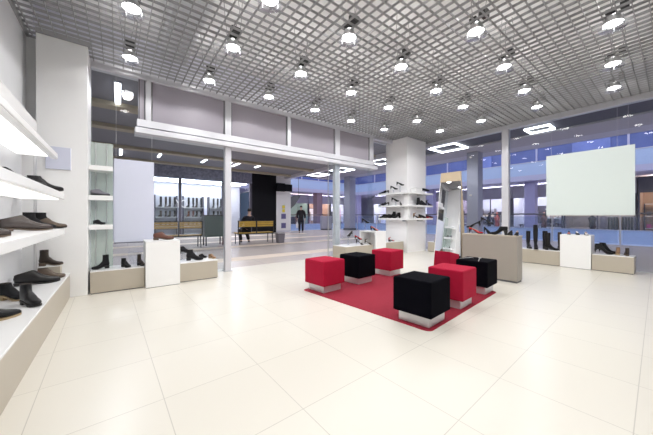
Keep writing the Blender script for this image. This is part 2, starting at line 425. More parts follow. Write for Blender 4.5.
platform('low beige platform with tall dark boots by the right glass', 7.63, 8.0, 1.547, 3.0, .33)
platform('low beige platform glimpsed between the white column and the mirror stand', 7.63, 8.0, 3.4, 4.72, .31)
platform('low cream platform with heeled sandals behind the black stool, left of the open white box', 4.33, 5.28, 4.85, 5.34, .36, 'beige_board')
platform('low cream platform with red sandals between the open white box and the column', 5.72, 6.72, 4.95, 5.40, .36)
# open white box
t = thing('open_display_box', 'white open-sided display box with coral pump on top, by the glass', 'display box', (5.5, 5.06, 0))
MB().box(-.20, .20, -.30, .30, .67, .70).build('top', 'white_gloss', t, bevel=.002)
MB().box(-.20, .20, -.30, -.26, 0, .67).build('side_panel', 'white_gloss', t, bevel=.002)
MB().box(-.20, .20, .26, .30, 0, .67).build('side_panel', 'white_gloss', t, bevel=.002)
MB().box(.17, .20, -.26, .26, 0, .67).build('back_panel', 'white_gloss', t, bevel=.002)
# counter
t = thing('counter', 'wide grey-beige counter with pumps along its top, right of the mirror stand', 'counter', (5.25, 2.015, 0))
MB().box(-.11, .11, -.43, .43, 0, .03).build('base', 'dark_grey', t)
MB().box(-.12, .12, -.44, .44, .03, .755).build('body', 'counter_board', t, bevel=.003)
MB().box(-.125, .125, -.445, .445, .755, .775).build('top', 'beige_board', t, bevel=.003)

# leaning mirror stand
t = thing('mirror_stand', 'tall tapering leaning floor mirror with tan header and tan side, left of the counter', 'mirror', (5.2, 2.75, 0.0), 2)
TL = math.tan(radians(6.2)); HM = 2.0
lf = lambda z: .345-(.345-.275)*z/HM
rt = lambda z: -.23+(.23-.13)*z/HM
def quadbox(mb, s00, s01, s10, s11, z0, z1, o0, o1):
    vs = []
    for o in (o0, o1):
        for z, p, q in ((z0, s00, s01), (z1, s10, s11)):
            vs += [(z*TL+o, p, z), (z*TL+o, q, z)]
    return mb.add(vs, [(0, 1, 3, 2), (4, 6, 7, 5), (0, 2, 6, 4), (1, 5, 7, 3), (0, 4, 5, 1), (2, 3, 7, 6)])
quadbox(MB(), rt(.03)+.006, lf(.03)-.010, rt(1.805)+.006, lf(1.805)-.010, .03, 1.805, -.001, .006).build('mirror_glass', 'mirror', t)
quadbox(MB(), rt(1.805), lf(1.805), rt(HM), lf(HM), 1.805, HM, -.008, .012).build('header_panel', 'tan_board', t)
quadbox(MB(), lf(0)-.010, lf(0), lf(1.805)-.010, lf(1.805), 0, 1.805, -.006, .012).build('frame_side', 'white_gloss', t)
quadbox(MB(), rt(0), rt(0)+.006, rt(1.805), rt(1.805)+.006, 0, 1.805, -.006, .012).build('frame_side', 'grey_sign', t)
quadbox(MB(), rt(0), lf(0), rt(.03), lf(.03), 0, .03, -.004, .010).build('frame_foot', 'white_gloss', t)
quadbox(MB(), rt(0), lf(0), rt(HM), lf(HM), 0, HM, .012, .022).build('back_board', 'tan_board', t)
for f, d_ in ((rt, -1), (lf, 1)):
    a0, a1 = f(0), f(HM)
    vs = []
    for e in (0, -.014*d_):
        vs += [(.013, a0+e, 0), (.24, a0+e, 0), (HM*TL+.03, a1+e, HM), (HM*TL+.013, a1+e, HM)]
    MB().add(vs, [(0, 1, 2, 3), (7, 6, 5, 4), (0, 4, 5, 1), (1, 5, 6, 2), (2, 6, 7, 3), (3, 7, 4, 0)]).build('side_panel', 'tan_board', t)

# column shelves (wrap around the two visible faces)
for z, lab in ((1.755, 'top white shelf wrapping the white column, with pumps on clear stands'),
               (1.375, 'middle white shelf wrapping the white column'),
               (.985, 'lowest white shelf wrapping the white column, crowded with black shoes')):
    t = thing('column_shelf', lab, 'shelf', (6.82, 4.9, z), 0, 'white shelves around the column')
    MB().box(-.24, -.002, -.24, .92, 0, .05).box(-.002, 1.0, -.24, -.002, 0, .05).build('board', 'white_gloss', t, bevel=.003)
    MB().box(-.22, -.002, -.005, .005, -.05, 0).build('bracket', 'steel', t); MB().box(.5, .51, -.22, -.002, -.05, 0).build('bracket', 'steel', t)
t = thing('shelf_divider', 'narrow white upright divider at the corner of the column shelves', 'divider', (6.82, 4.9, 0))
MB().box(-.03, -.002, -.03, -.002, .0, .985).build('post', 'white_gloss', t)
MB().box(-.12, -.002, -.12, -.002, 1.036, 1.374).build('lower_block', 'white_gloss', t)
MB().box(-.12, -.002, -.12, -.002, 1.426, 1.754).build('upper_block', 'white_gloss', t)

# glass cabinet strip by the pillar
t = thing('glass_cabinet', 'narrow clear glass cabinet with three white shelves beside the grey pillar', 'cabinet', (-.195, 5.25, .32))
MB().box(-.13, .135, .145, .151, 0, 1.9).build('back_pane', 'frosted_glass', t)
for z0_, z1_ in ((0, .58), (.66, 1.0), (1.085, 1.43)): MB().box(.131, .137, -.16, .144, z0_, z1_).build('side_pane', 'cabinet_glass', t)
for x_ in (-.07, .06): MB().cyl((x_, .13, 0), (x_, .13, 1.9), .006, n=8).build('upright', 'steel', t)
for z in (.585, 1.01, 1.44): MB().box(-.133, .137, -.17, .12, z, z+.068).build('shelf', 'white_gloss', t, bevel=.002)

# hanging panels
t = thing('poster_board', 'blank lavender-white panel hung on wires inside the left glass', 'panel', (.218, 5.44, 1.345))
MB().box(-.268, .268, -.01, .01, -.665, .665).build('sheet', 'lavender_panel', t)
MB().box(-.268, .268, -.014, .014, -.685, -.665).build('bottom_rail', 'grey_sign', t)
for x_ in (-.24, .24): MB().cyl((x_, 0, .665), (x_, 0, 2.03), .002, n=6).build('wire', 'steel', t)
t = thing('poster_board', 'large blank pale green panel hung on wires inside the right glass', 'panel', (8.0, 1.177, 1.81))
MB().box(-.01, .01, -.69, .69, -.69, .695).build('sheet', 'mint_panel', t)
MB().box(-.014, .014, -.69, .69, -.70, -.69).build('bottom_rail', 'steel', t)
for y_ in (-.6, -.45, .6): MB().cyl((0, y_, .695), (0, y_, 1.66), .002, n=6).build('wire', 'steel', t)

# ------------------------------------------------------------------ shoes
def ring(p0, p1, w, n=14, e=2.6):
    cx, cz = (p0[0]+p1[0])/2, (p0[1]+p1[1])/2; hx, hz = (p1[0]-p0[0])/2, (p1[1]-p0[1])/2
    out = []
    for i in range(n):
        a = 2*pi*i/n; c, s = cos(a), sin(a)
        yy = w*math.copysign(abs(c)**(2/e), c); q = math.copysign(abs(s)**(2/e), s)
        out.append((cx+hx*q, yy, cz+hz*q))
    return out
SHOE = {}
def shoe_meshes(style, L, hh, shaft, pointed):
    key = (style, L, hh, shaft, pointed)
    if key in SHOE: return SHOE[key]
    k = L/.28
    th = .006 if style in ('pump', 'sandal') else .012
    def zs(t):
        if t < .22: b = 1
        elif t < .70:
            u = (t-.22)/.48; b = 1-(3*u*u-2*u**3)
        else: b = 0
        spring = .010*max(0, (t-.78)/.22)**2
        return hh*b+spring+th
    wt = [(0, .016), (.04, .024), (.12, .031), (.25, .032), (.4, .030), (.55, .036), (.68, .043), (.8, .040), (.9, .031), (.96, .019), (1.0, .006)]
    if pointed: wt = [(0, .016), (.04, .023), (.12, .028), (.25, .028), (.4, .026), (.55, .032), (.68, .038), (.8, .031), (.9, .019), (.96, .010), (1.0, .003)]
    def W(t):
        for (a, b), (c, d_) in zip(wt, wt[1:]):
            if a <= t <= c: return (b+(d_-b)*(t-a)/(c-a))*k
        return wt[-1][1]*k
    X = lambda t: t*L
    res = {}
    # sole strip
    s = MB(); rings = []
    for t, _ in wt:
        w_ = W(t)*1.06; z = zs(t)
        rings.append([(X(t), -w_, z-th), (X(t), w_, z-th), (X(t), w_, z+.002), (X(t), -w_, z+.002)])
    s.loft(rings, smooth=False); res['sole'] = s
    # heel
    hm = MB()
    if hh > .012:
        if (style in ('pump', 'sandal') or pointed) and hh > .05:
            hm.loft([ring((.0, hh+.004), (.20*L, hh+.004), .024*k), ring((-.004, hh*.7), (.09*L, hh*.72), .014*k), ring((.008*k, hh*.35), (.055*L, hh*.35), .007*k), ring((.012*k, 0), (.05*L, 0), .006*k)])
            for i, v in enumerate(hm.v): pass
        elif hh > .05:
            r_ = lambda z, x0, x1, w_: [(x0, -w_, z), (x1, -w_, z), (x1, w_, z), (x0, w_, z)]
            hm.loft([r_(hh+.003, 0, .24*L, .027*k), r_(hh*.5, .006, .19*L, .022*k), r_(0, .010, .17*L, .020*k)], smooth=False)
        else:
            r_ = lambda z: [(X(t), -W(t), z) for t in (.005, .12, .26)] + [(X(t), W(t), z) for t in (.26, .12, .005)]
            hm.loft([r_(0), r_(hh+.003)], smooth=False)
        res['heel'] = hm
    up = MB(); rr = []
    if style in ('pump', 'sandal'):
        top = [(1.0, .010), (.96, .020), (.9, .030), (.83, .038), (.76, .043)]
    else:
        top = [(1.0, .014), (.97, .027), (.92, .036), (.85, .042), (.76, .048), (.67, .058), (.60, .068)]
    for t, h_ in top: rr.append(ring((X(t), zs(t)), (X(t), zs(t)+h_*k), W(t)))
    H = hh
    if style == 'pump':
        fan = [((.66, 0), (.735, .044), .036), ((.50, 0), (.725, .045), .031), ((.35, 0), (.72, .046), .028), ((.2, 0), (.715, .047), .027), ((.08, 0), (.71, .048), .0255), ((.005, 0), (.705, .049), .024)]
        for (tt, _), (ux, uz), w_ in fan: rr.append(ring((X(tt), zs(tt)), (X(ux), zs(ux)+uz*k), w_*k))
        for zz, w_ in ((.028, .0235), (.055, .022)):
            rr.append(ring((-.004*k, H+th+zz*k), (X(.70), zs(.7)+(.047+zz*.06)*k), w_*k))
    elif style == 'sandal':
        rr = []
        for t0, hgt in ((.74, .038), (.62, .050)):
            for e in (0,):
                n = 10; a = []; b = []
                for i in range(n+1):
                    an = pi*i/n
                    y_ = cos(an)*W(t0)*1.02; z_ = sin(an)**.7*hgt*k
                    a.append((X(t0)-.010, y_, zs(t0)+z_)); b.append((X(t0)+.012, y_, zs(t0)+z_))
                res['strap%d' % int(t0*100)] = MB().add(a+b, [(i, i+1, n+2+i, n+1+i) for i in range(n)], True)
        # heel counter and ankle strap
        n = 12; a = []; b = []
        for i in range(n+1):
            an = pi*.5+pi*i/n
            a.append((.03*k+cos(an)*.035*k, sin(an)*.028*k, H+th)); b.append((.03*k+cos(an)*.033*k, sin(an)*.026*k, H+th+.055*k))
        res['counter'] = MB().add(a+b, [(i, i+1, n+2+i, n+1+i) for i in range(n)], True)
        n = 16; a = []; b = []
        for i in range(n):
            an = 2*pi*i/n
            a.append((.05*k+cos(an)*.055*k, sin(an)*.030*k, H+th+.062*k+cos(an)*.012)); b.append((.05*k+cos(an)*.055*k, sin(an)*.030*k, H+th+.074*k+cos(an)*.012))
        res['ankle_strap'] = MB().add(a+b, [(i, (i+1) % n, n+(i+1) % n, n+i) for i in range(n)], True)
    else:
        fan = [(.50, .565, .073, .043), (.38, .53, .082, .040), (.25, .50, .090, .038), (.12, .475, .096, .036), (.02, .455, .100, .034)]
        for tt, ux, uz, w_ in fan: rr.append(ring((X(tt), zs(tt)), (X(ux), zs(ux)+(uz*k)), w_*k))
        zf = zs(.455)
        if shaft <= .09:
            rr.append(ring((-.003*k, H+th+.035*k), (X(.43), zf+.104*k), .033*k))
            rr.append(ring((.002*k, H+th+.066*k), (X(.40), zf+.106*k), .029*k))
        else:
            rr.append(ring((-.003*k, H+th+.04*k), (X(.43), zf+.104*k), .034*k))
            rr.append(ring((.004*k, H+th+.075*k), (X(.40), H*.8+th+.112*k), .034*k))
            nst = max(2, int(shaft/.05))
            for i in range(1, nst+1):
                q = i/nst; z = .09*k+(shaft-.09*k)*q
                grow = .010*math.sin(min(1, shaft/.36)*q*pi*.75)*(shaft > .2)
                rr.append(ring((.008*k-grow*1.2, H+th+z), (X(.39)+grow*.6, H+th+z+.012*(1-q)*k), ((.043 if shaft > .2 else .036)+grow)*k, e=2.2))
    if rr:
        if style == 'boot' and shaft > .09:
            up.loft(rr[:13], cap0=True, cap1=False); res['shaft'] = MB().loft(rr[12:], cap0=False, cap1=False)
        else: up.loft(rr, cap0=True, cap1=False)
        last = rr[-1]; c = Vector([sum(p[i] for p in last)/len(last) for i in range(3)])
        dp = .03 if style == 'pump' else .035
        r1 = [tuple(c+(Vector(p)-c)*.90) for p in last]; r2 = [(p[0]*.86+c[0]*.14, p[1]*.86, p[2]-dp*(1 if style != 'pump' else .55)) for p in r1]
        li = MB(); li.loft([last, r1, r2], cap0=False, cap1=True); res['lining'] = li
    res['upper'] = up
    if style == 'derby':
        for li_, (tt, uz) in enumerate(((.60, .069), (.565, .075), (.53, .083), (.50, .091))):
            zz = zs(tt)+uz*k+.002; w_ = .017*k
            res['lace%d' % li_] = MB().tube([(X(tt), -w_, zz-.006), (X(tt)-.002, 0, zz), (X(tt), w_, zz-.006)], .0022, 5)
    if style == 'pump':
        pass
    SHOE[key] = {n: b.mesh(n) for n, b in res.items() if b.v}
    return SHOE[key]

MESHV = {}
def shoe(name, label, x, y, z, rz, upper, style='derby', L=.29, hh=.018, shaft=.07, sole='sole_black', lining='shoe_lining', pointed=False, pitch=0, roll=0, group=None, cat=None, heel=None, leg=None):
    ms = shoe_meshes(style, L, hh, shaft, pointed)
    t = thing(name, label, cat or ('boot' if 'boot' in name else 'shoe'), (x, y, z+.0005), rz, group)
    t.rotation_euler = (radians(roll), radians(pitch), radians(rz))
    cm = {'upper': upper, 'shaft': leg or upper, 'sole': sole, 'heel': heel or sole, 'lining': lining, 'lace': 'lace'}
    made = {}
    for n, me in ms.items():
        n = n.rstrip('0123456789')
        cm.setdefault(n, 'lace' if n == 'lace' else upper)
        kk = (me.name, cm[n])
        if kk not in MESHV:
            c = me.copy(); c.materials.clear(); c.materials.append(MAT[cm[n]]); MESHV[kk] = c
        made[n] = link(n, MESHV[kk], t)
    for n, p_ in (('heel', 'sole'), ('lining', 'upper')):
        if n in made and p_ in made: made[n].parent = made[p_]
    return t
def stand(label, x, y, z, h, rz=0, w=.05):
    t = thing('shoe_stand', label, 'shoe stand', (x, y, z), rz)
    MB().box(-w, w, -.035, .035, 0, .006).build('base', 'acrylic', t)
    MB().box(-.006, .006, -.03, .03, .006, h-.006).build('upright', 'acrylic', t)
    MB().box(-w, w, -.035, .035, h-.006, h).build('rest', 'acrylic', t)
    return t

# left wall, lower shelf (z .948)
Z3 = .948
shoe('derby_shoe', 'large grey-brown leather lace-up shoe at the far end of the lower wall shelf', -.925, 4.05, Z3, 10, 'brown_leather', L=.375, hh=.016, pointed=True, sole='sole_brown')
shoe('derby_shoe', 'brown lace-up shoe cut by the left photo edge on the lower wall shelf', -.93, 2.86, Z3, 12, 'brown_leather', L=.33, hh=.016, pointed=True, sole='sole_brown')
shoe('ankle_boot', 'black ankle boot with brown toe, last on the lower wall shelf', -.80, 4.645, Z3, -2, 'taupe_leather', 'boot', L=.30, shaft=.165, leg='black_suede', hh=.016, lining='shoe_lining')
shoe('ankle_boot', 'black ankle boot half hidden behind the large grey-brown shoe', -.86, 4.515, Z3, 0, 'black_suede', 'boot', L=.28, shaft=.165, hh=.016)
# upper shelf (z 1.385)
Z2 = 1.385
shoe('pointed_shoe', 'black pointed shoe at the far end of the upper wall shelf', -.80, 4.36, Z2, 4, 'black_leather', 'boot', L=.30, shaft=.12, hh=.03, pointed=True)
shoe('pointed_shoe', 'black low shoe in the middle of the upper wall shelf, left of the pointed one', -.83, 3.82, Z2, -10, 'black_leather', 'pump', L=.28, hh=.012)
shoe('pointed_shoe', 'black shoe at the left photo edge on the upper wall shelf', -.86, 3.45, Z2, 0, 'black_suede', 'derby', L=.28, hh=.02)
# platform (z .33)
ZP = .33
shoe('derby_shoe', 'large black derby shoe lying on the white wall platform', -.90, 4.42, ZP, 4, 'charcoal_leather', 'derby', L=.365, hh=.018, pointed=True)
shoe('ankle_boot', 'black ankle boot with open laces nearest the edge of the wall platform', -.665, 3.52, ZP, -58, 'black_leather', 'boot', L=.26, shaft=.145, hh=.02)
shoe('ankle_boot', 'black bootie with tan sole at the left photo edge on the wall platform', -.86, 3.80, ZP, -40, 'black_suede', 'boot', L=.26, shaft=.11, hh=.03, sole='sole_tan')
shoe('pointed_shoe', 'black pointed shoe with olive side nearest the camera on the wall platform', -.90, 3.02, ZP, 14, 'black_leather', 'derby', L=.32, hh=.025, sole='sole_tan', pointed=True)
t = thing('display_block', 'small beige block raising a brown boot at the end of the wall platform', 'block', (-.68, 4.87, ZP))
MB().box(-.10, .10, -.07, .07, 0, .13).build('body', 'beige_board', t, bevel=.003)
MB().box(-.10, .10, -.07, .07, .13, .14).build('top', 'white_gloss', t, bevel=.002)
shoe('ankle_boot', 'brown ankle boot standing on the small beige block', -.78, 4.87, ZP+.14, -8, 'dark_brown_leather', 'boot', L=.225, shaft=.165, hh=.025, sole='sole_brown')
shoe('low_shoe', 'taupe brown low shoe in front of the beige block on the wall platform', -.77, 4.68, ZP, 8, 'taupe_leather', 'boot', L=.25, shaft=.10, hh=.025, sole='sole_brown')

# left glass cabinet shoes
shoe('low_shoe', 'dark brown low shoe at the back of the top cabinet shelf', -.31, 5.30, 1.398, -3, 'dark_brown_leather', 'derby', L=.215, hh=.012)
shoe('low_shoe', 'grey low shoe at the front of the top cabinet shelf', -.315, 5.18, 1.398, -4, 'grey_suede', 'derby', L=.22, hh=.012)
shoe('low_shoe', 'tiny black shoe alone on the lower cabinet shelf', -.285, 5.2, .973, -20, 'black_leather', 'derby', L=.15, hh=.012)
# left display z .32
ZD = .32
shoe('ankle_boot', 'larger black ankle boot on the left beige platform beside the pillar', -.10, 5.20, ZD+.0, 190, 'black_suede', 'boot', L=.205, shaft=.16, hh=.03)
shoe('ankle_boot', 'smaller black ankle boot right of the larger one on the left platform', .05, 5.21, ZD, -60, 'black_suede', 'boot', L=.20, shaft=.10, hh=.02)
shoe('ankle_boot', 'dark brown short boot on the left platform beside the white box', .25, 5.23, ZD, -62, 'dark_brown_leather', 'boot', L=.18, shaft=.13, hh=.03)
t = thing('shoe_stand', 'clear block stand behind the dark short boot on the left platform', 'shoe stand', (.22, 5.33, ZD))
MB().prism([(-.06, 0), (.06, 0), (.10, .20), (-.10, .20)], -.02, .02).build('block', 'acrylic', t)
MB().box(-.10, .10, -.03, .03, .20, .206).build('rest', 'acrylic', t)
shoe('loafer', 'chestnut brown shoe on top of the tall left white box', .45, 5.14, .71, -8, 'chestnut_leather', 'derby', L=.29, hh=.025, sole='sole_brown', pointed=True)
shoe('ankle_boot', 'black ankle boot toe pointing right, on the platform right of the white box', .95, 5.24, ZD, -18, 'black_suede', 'boot', L=.27, shaft=.14, hh=.035)
stand('clear stand carrying a tilted black boot right of the white box', .90, 5.36, ZD, .12)
shoe('ankle_boot', 'tilted black ankle boot raised on a clear stand right of the white box', .82, 5.36, ZD+.12, 0, 'black_suede', 'boot', L=.25, shaft=.09, hh=.03)
shoe('ankle_boot', 'small black boot near the right end of the left platform', 1.17, 5.30, ZD, 30, 'black_suede', 'boot', L=.17, shaft=.09, hh=.02)
shoe('ankle_boot', 'small tan boot at the right end of the left platform', 1.33, 5.28, ZD, -60, 'tan_leather', 'boot', L=.17, shaft=.08, hh=.02, sole='sole_tan')

# counter pumps (z .775)
ZC = .775
shoe('pump', 'glossy red pump nearest the mirror stand on the counter', 5.21, 2.37, ZC, 280, 'red_leather', 'pump', L=.24, hh=.07, pointed=True, lining='tan_lining')
stand('clear stand holding a black pump above the red one on the counter', 5.33, 2.36, ZC, .10, 90)
shoe('pump', 'black pump raised on a stand above the red pump on the counter', 5.33, 2.22, ZC+.10, 100, 'black_suede', 'pump', L=.24, hh=.09, pointed=True, lining='shoe_lining')
stand('tall clear stand holding the highest black pump on the counter', 5.31, 2.13, ZC, .18, 90, .04)
shoe('pump', 'highest black pump on a tall clear stand on the counter', 5.30, 2.20, ZC+.18, 282, 'black_leather', 'pump', L=.20, hh=.09, pitch=0, pointed=True)
shoe('pump', 'black heeled shoe seen end-on left of centre on the counter', 5.16, 2.09, ZC, 345, 'black_leather', 'pump', L=.20, hh=.09, pointed=True)
shoe('pump', 'large black block-heeled pump right of centre on the counter', 5.22, 1.74, ZC, 98, 'black_suede', 'boot', L=.25, shaft=.07, hh=.075)
shoe('pump', 'dark shoe with tan lining, second from the right end of the counter', 5.17, 1.66, ZC, 40, 'dark_brown_leather', 'pump', L=.17, hh=.05, lining='tan_lining')
shoe('pump', 'beige and brown shoe at the right end of the counter', 5.19, 1.585, ZC, 30, 'beige_leather', 'pump', L=.16, hh=.05, lining='tan_lining')

# right displays
ZR = .33
shoe('tall_boot', 'shorter black boot at the left of the tall boot pair by the right glass', 7.82, 2.19, ZR, 215, 'black_leather', 'boot', L=.22, shaft=.36, hh=.04)
shoe('tall_boot', 'tall black knee boot beside a shorter boot by the right glass', 7.80, 2.03, ZR, 200, 'black_suede', 'boot', L=.24, shaft=.50, hh=.05)
shoe('tall_boot', 'black mid-calf boot with block heel just left of the white box', 7.71, 1.83, ZR, 282, 'black_leather', 'boot', L=.25, shaft=.33, hh=.05)
shoe('tall_boot', 'dark boot behind the black mid-calf boot by the white box', 7.84, 1.90, ZR, 280, 'black_suede', 'boot', L=.22, shaft=.36, hh=.05)
shoe('tall_boot', 'brown mid-calf boot touching the white box under the green panel', 7.985, 1.615, ZR, 180, 'dark_brown_leather', 'boot', L=.19, shaft=.35, hh=.04, sole='sole_brown')
shoe('low_shoe', 'orange ballet shoe, left of three on the right white box', 7.86, 1.44, .70, 190, 'coral_leather', 'pump', L=.19, hh=.03)
shoe('low_shoe', 'black and white shoe, middle of three on the right white box', 7.82, 1.31, .70, 200, 'charcoal_leather', 'pump', L=.18, hh=.03, lining='white_leather')
shoe('low_shoe', 'cream shoe, right of three on the right white box', 7.80, 1.17, .70, 200, 'white_leather', 'pump', L=.18, hh=.03, lining='tan_lining')
shoe('ankle_boot', 'front black stiletto ankle boot right of the white box', 7.74, 1.02, ZR, 278, 'black_leather', 'boot', L=.27, shaft=.10, hh=.095, pointed=True)
shoe('ankle_boot', 'rear black stiletto ankle boot right of the white box', 7.95, .985, ZR, 276, 'black_suede', 'boot', L=.27, shaft=.11, hh=.095, pointed=True)
shoe('ankle_boot', 'tan ankle boot seen from behind near the right end of the right platform', 7.74, .685, ZR, 10, 'tan_leather', 'boot', L=.22, shaft=.12, hh=.02, sole='sole_tan')
shoe('ankle_boot', 'dark brown ankle boot seen from behind at the right end of the right platform', 7.72, .565, ZR, 10, 'dark_brown_leather', 'boot', L=.22, shaft=.12, hh=.02, sole='sole_brown')
shoe('sandal', 'beige flat sandal on the platform between column and mirror stand', 7.80, 4.55, .31, 200, 'beige_leather', 'sandal', L=.2, hh=.02)

# centre display by the glass
ZM = .36
stand('tall clear stand holding a black pump at the left end of the cream platform', 4.66, 5.12, ZM, .22, -10, .04)
shoe('pump', 'black high-heeled pump on a clear stand above the cream platform', 4.80, 5.12, ZM+.22, 195, 'black_suede', 'pump', L=.24, hh=.085, pointed=True)
shoe('sandal', 'dark strappy heeled sandal on the cream platform', 4.88, 5.06, ZM, -60, 'dark_brown_leather', 'sandal', L=.22, hh=.09)
shoe('sandal', 'olive strappy heeled sandal at the front of the cream platform', 5.05, 4.92, ZM, -30, 'taupe_leather', 'sandal', L=.21, hh=.08)
stand('clear stand holding a red pump on the cream platform', 5.08, 5.20, ZM, .10, 0, .04)
shoe('pump', 'red pump raised on a clear stand on the cream platform', 4.97, 5.20, ZM+.10, -8, 'red_leather', 'pump', L=.24, hh=.08, pointed=True)
shoe('pump', 'coral pump on top of the open white box', 5.36, 4.98, .70, -6, 'coral_leather', 'pump', L=.25, hh=.08, lining='tan_lining')
stand('tall clear stand holding the highest black pump over the open white box', 5.37, 5.22, .70, .20, 0, .04)
shoe('pump', 'black pump on a tall clear stand above the open white box', 5.27, 5.22, .90, -10, 'black_suede', 'pump', L=.23, hh=.09, pointed=True)
shoe('pump', 'black pump right of the coral one on the open white box', 5.50, 5.14, .70, -15, 'black_leather', 'pump', L=.21, hh=.08, pointed=True)
shoe('sandal', 'red strappy sandal on the platform beside the column', 6.22, 5.10, ZM, -10, 'red_leather', 'sandal', L=.22, hh=.05)
shoe('sandal', 'coral strappy sandal behind the red one beside the column', 6.02, 5.25, ZM, -10, 'coral_leather', 'sandal', L=.22, hh=.07)

# column shelves: left (-x) face and front (-y) face
def onleft(name, label, yy, zz, mat_, **k): shoe(name, label, 6.76-.0, yy, zz, 200, mat_, **k)
ZS = [1.805, 1.425, 1.035]
shoe('pump', 'front black pump of the pair at the left end of the top column shelf', 6.78, 5.66, ZS[0], 140, 'black_suede', 'pump', L=0.234, hh=.07)
shoe('pump', 'rear black pump of the pair at the left end of the top column shelf', 6.79, 5.56, ZS[0], 140, 'black_suede', 'pump', L=0.234, hh=.07)
stand('low clear stand on the left side of the top column shelf', 6.70, 5.30, ZS[0], .10, 90, .04)
shoe('pump', 'dark pump on the low clear stand on the top column shelf', 6.68, 5.40, ZS[0]+.10, 275, 'black_leather', 'pump', L=0.257, hh=.08, pointed=True)
stand('tall clear stand on the left side of the top column shelf', 6.70, 5.06, ZS[0], .20, 90, .04)
shoe('pump', 'purple-black pump on the tall clear stand on the top column shelf', 6.68, 5.17, ZS[0]+.20, 275, 'charcoal_leather', 'pump', L=0.257, hh=.08, pointed=True)
t = thing('shoe_box', 'plain white cardboard shoe box on the front of the top column shelf', 'box', (7.14, 4.76, ZS[0]))
MB().box(-.22, .12, -.08, .08, 0, .11).build('body', 'white_paint', t, bevel=.003)
MB().box(-.225, .125, -.085, .085, .11, .14).build('lid', 'white_gloss', t, bevel=.003)
stand('clear stand at the right end of the top column shelf', 7.56, 4.78, ZS[0], .07, 0, .06)
shoe('flat_shoe', 'black flat shoe on a clear stand at the right end of the top column shelf', 7.44, 4.78, ZS[0]+.07, -5, 'black_leather', 'pump', L=0.328, hh=.012)
shoe('pump', 'front black pump of the pair at the left end of the middle column shelf', 6.78, 5.66, ZS[1], 140, 'black_suede', 'pump', L=0.246, hh=.07)
shoe('pump', 'rear black pump of the pair at the left end of the middle column shelf', 6.79, 5.55, ZS[1], 140, 'black_suede', 'pump', L=0.246, hh=.07)
stand('clear stand on the left side of the middle column shelf', 6.70, 5.22, ZS[1], .11, 90, .04)
shoe('pump', 'black pump on a clear stand on the middle column shelf', 6.68, 5.36, ZS[1]+.11, 275, 'black_leather', 'pump', L=0.269, hh=.08, pointed=True)
shoe('sandal', 'grey small sandal near the corner on the left of the middle column shelf', 6.66, 5.03, ZS[1], 230, 'grey_suede', 'sandal', L=0.187, hh=.06)
shoe('ankle_boot', 'chunky black ankle boot on the front of the middle column shelf', 7.12, 4.77, ZS[1], -10, 'black_suede', 'boot', L=0.292, shaft=.16, hh=.06)
shoe('pump', 'black stiletto pump right of the chunky boot on the middle column shelf', 7.42, 4.82, ZS[1], -5, 'black_leather', 'pump', L=0.304, hh=.10, pointed=True)
shoe('sandal', 'black and white sandal at the right end of the middle column shelf', 7.50, 4.70, ZS[1], -5, 'black_leather', 'sandal', L=0.292, hh=.08, lining='white_leather')
shoe('low_shoe', 'leftmost black low shoe on the lowest column shelf', 6.79, 5.62, ZS[2], 140, 'black_suede', 'derby', L=0.257, hh=.04)
shoe('low_shoe', 'second black low shoe from the left on the lowest column shelf', 6.79, 5.45, ZS[2], 140, 'black_leather', 'derby', L=0.257, hh=.04)
shoe('ankle_boot', 'tall black bootie in the middle of the lowest column shelf, left side', 6.79, 5.28, ZS[2], 145, 'black_suede', 'boot', L=0.257, shaft=.13, hh=.06)
shoe('ankle_boot', 'black bootie nearest the corner on the lowest column shelf, left side', 6.79, 5.11, ZS[2], 145, 'black_leather', 'boot', L=0.257, shaft=.10, hh=.06)
shoe('sandal', 'tan open sandal left of the flat pumps on the front of the lowest column shelf', 6.96, 4.78, ZS[2], -15, 'tan_leather', 'sandal', L=0.281, hh=.07, lining='tan_lining')
shoe('flat_shoe', 'black pointed flat in the middle of the front of the lowest column shelf', 7.24, 4.78, ZS[2], -12, 'black_leather', 'pump', L=0.316, hh=.05, pointed=True)
shoe('flat_shoe', 'black flat with red toe at the right end of the lowest column shelf', 7.55, 4.73, ZS[2], -8, 'dark_brown_leather', 'pump', L=0.328, hh=.03, pointed=True, sole='red_leather')
#MALL#
# ------------------------------------------------------------------ the mall outside the glass
struct('mall_floor', MB().box(-9, 15.1, 5.62, 17.6, -.35, -.002).box(8.2, 15.1, -7, 5.62, -.35, -.002), 'mall_tile')
tp = MB()
for y in (6.6, 9.4, 11.6, 14.2): tp.box(-9, 9.5, y, y+.55, -.0015, .001)
struct('trim_13', tp, 'display_cream')
struct('mall_ceiling', MB().box(-9, 9, 5.62, 16.4, 3.8, 4.1), 'mall_ceiling')
bm_ = MB()
for y in (8.1, 10.1, 12.85, 15.45): bm_.box(-9, 9, y, y+.34, 3.70, 3.8)
struct('trim_14', bm_, 'beam_tan')
struct('trim_15', MB().box(9, 9.25, 5.62, 18, 3.62, 4.35), 'fascia_light')
struct('mall_ceiling_corridor', MB().box(8.2, 12.4, -7, 5.62, 4.2, 4.4).box(9.25, 12.4, 5.62, 18, 4.2, 4.4), 'mall_ceiling_dark')
struct('trim_16', MB().box(12.4, 14.0, -7, 18, 4.14, 4.6), 'fascia')
struct('trim_17', MB().box(14.0, 15.1, -7, 18, 4.17, 4.9), 'fascia_light')
struct('wall_shopfronts', MB().box(-9, 1.2, 16.4, 16.7, 0, 4.1), 'mall_wall')
struct('wall_mall_end', MB().box(-9.3, -9, 5.62, 16.7, 0, 4.1), 'mall_wall')
struct('wall_corridor_end', MB().box(8.2, 24, -7.3, -7, -1, 4.4), 'mall_wall')
struct('wall_exterior', MB().box(-9, -1.15, 5.52, 5.62, 0, 4.1).box(-1.15, 8.2, 5.56, 5.62, 3.50, 4.25), 'mall_wall')
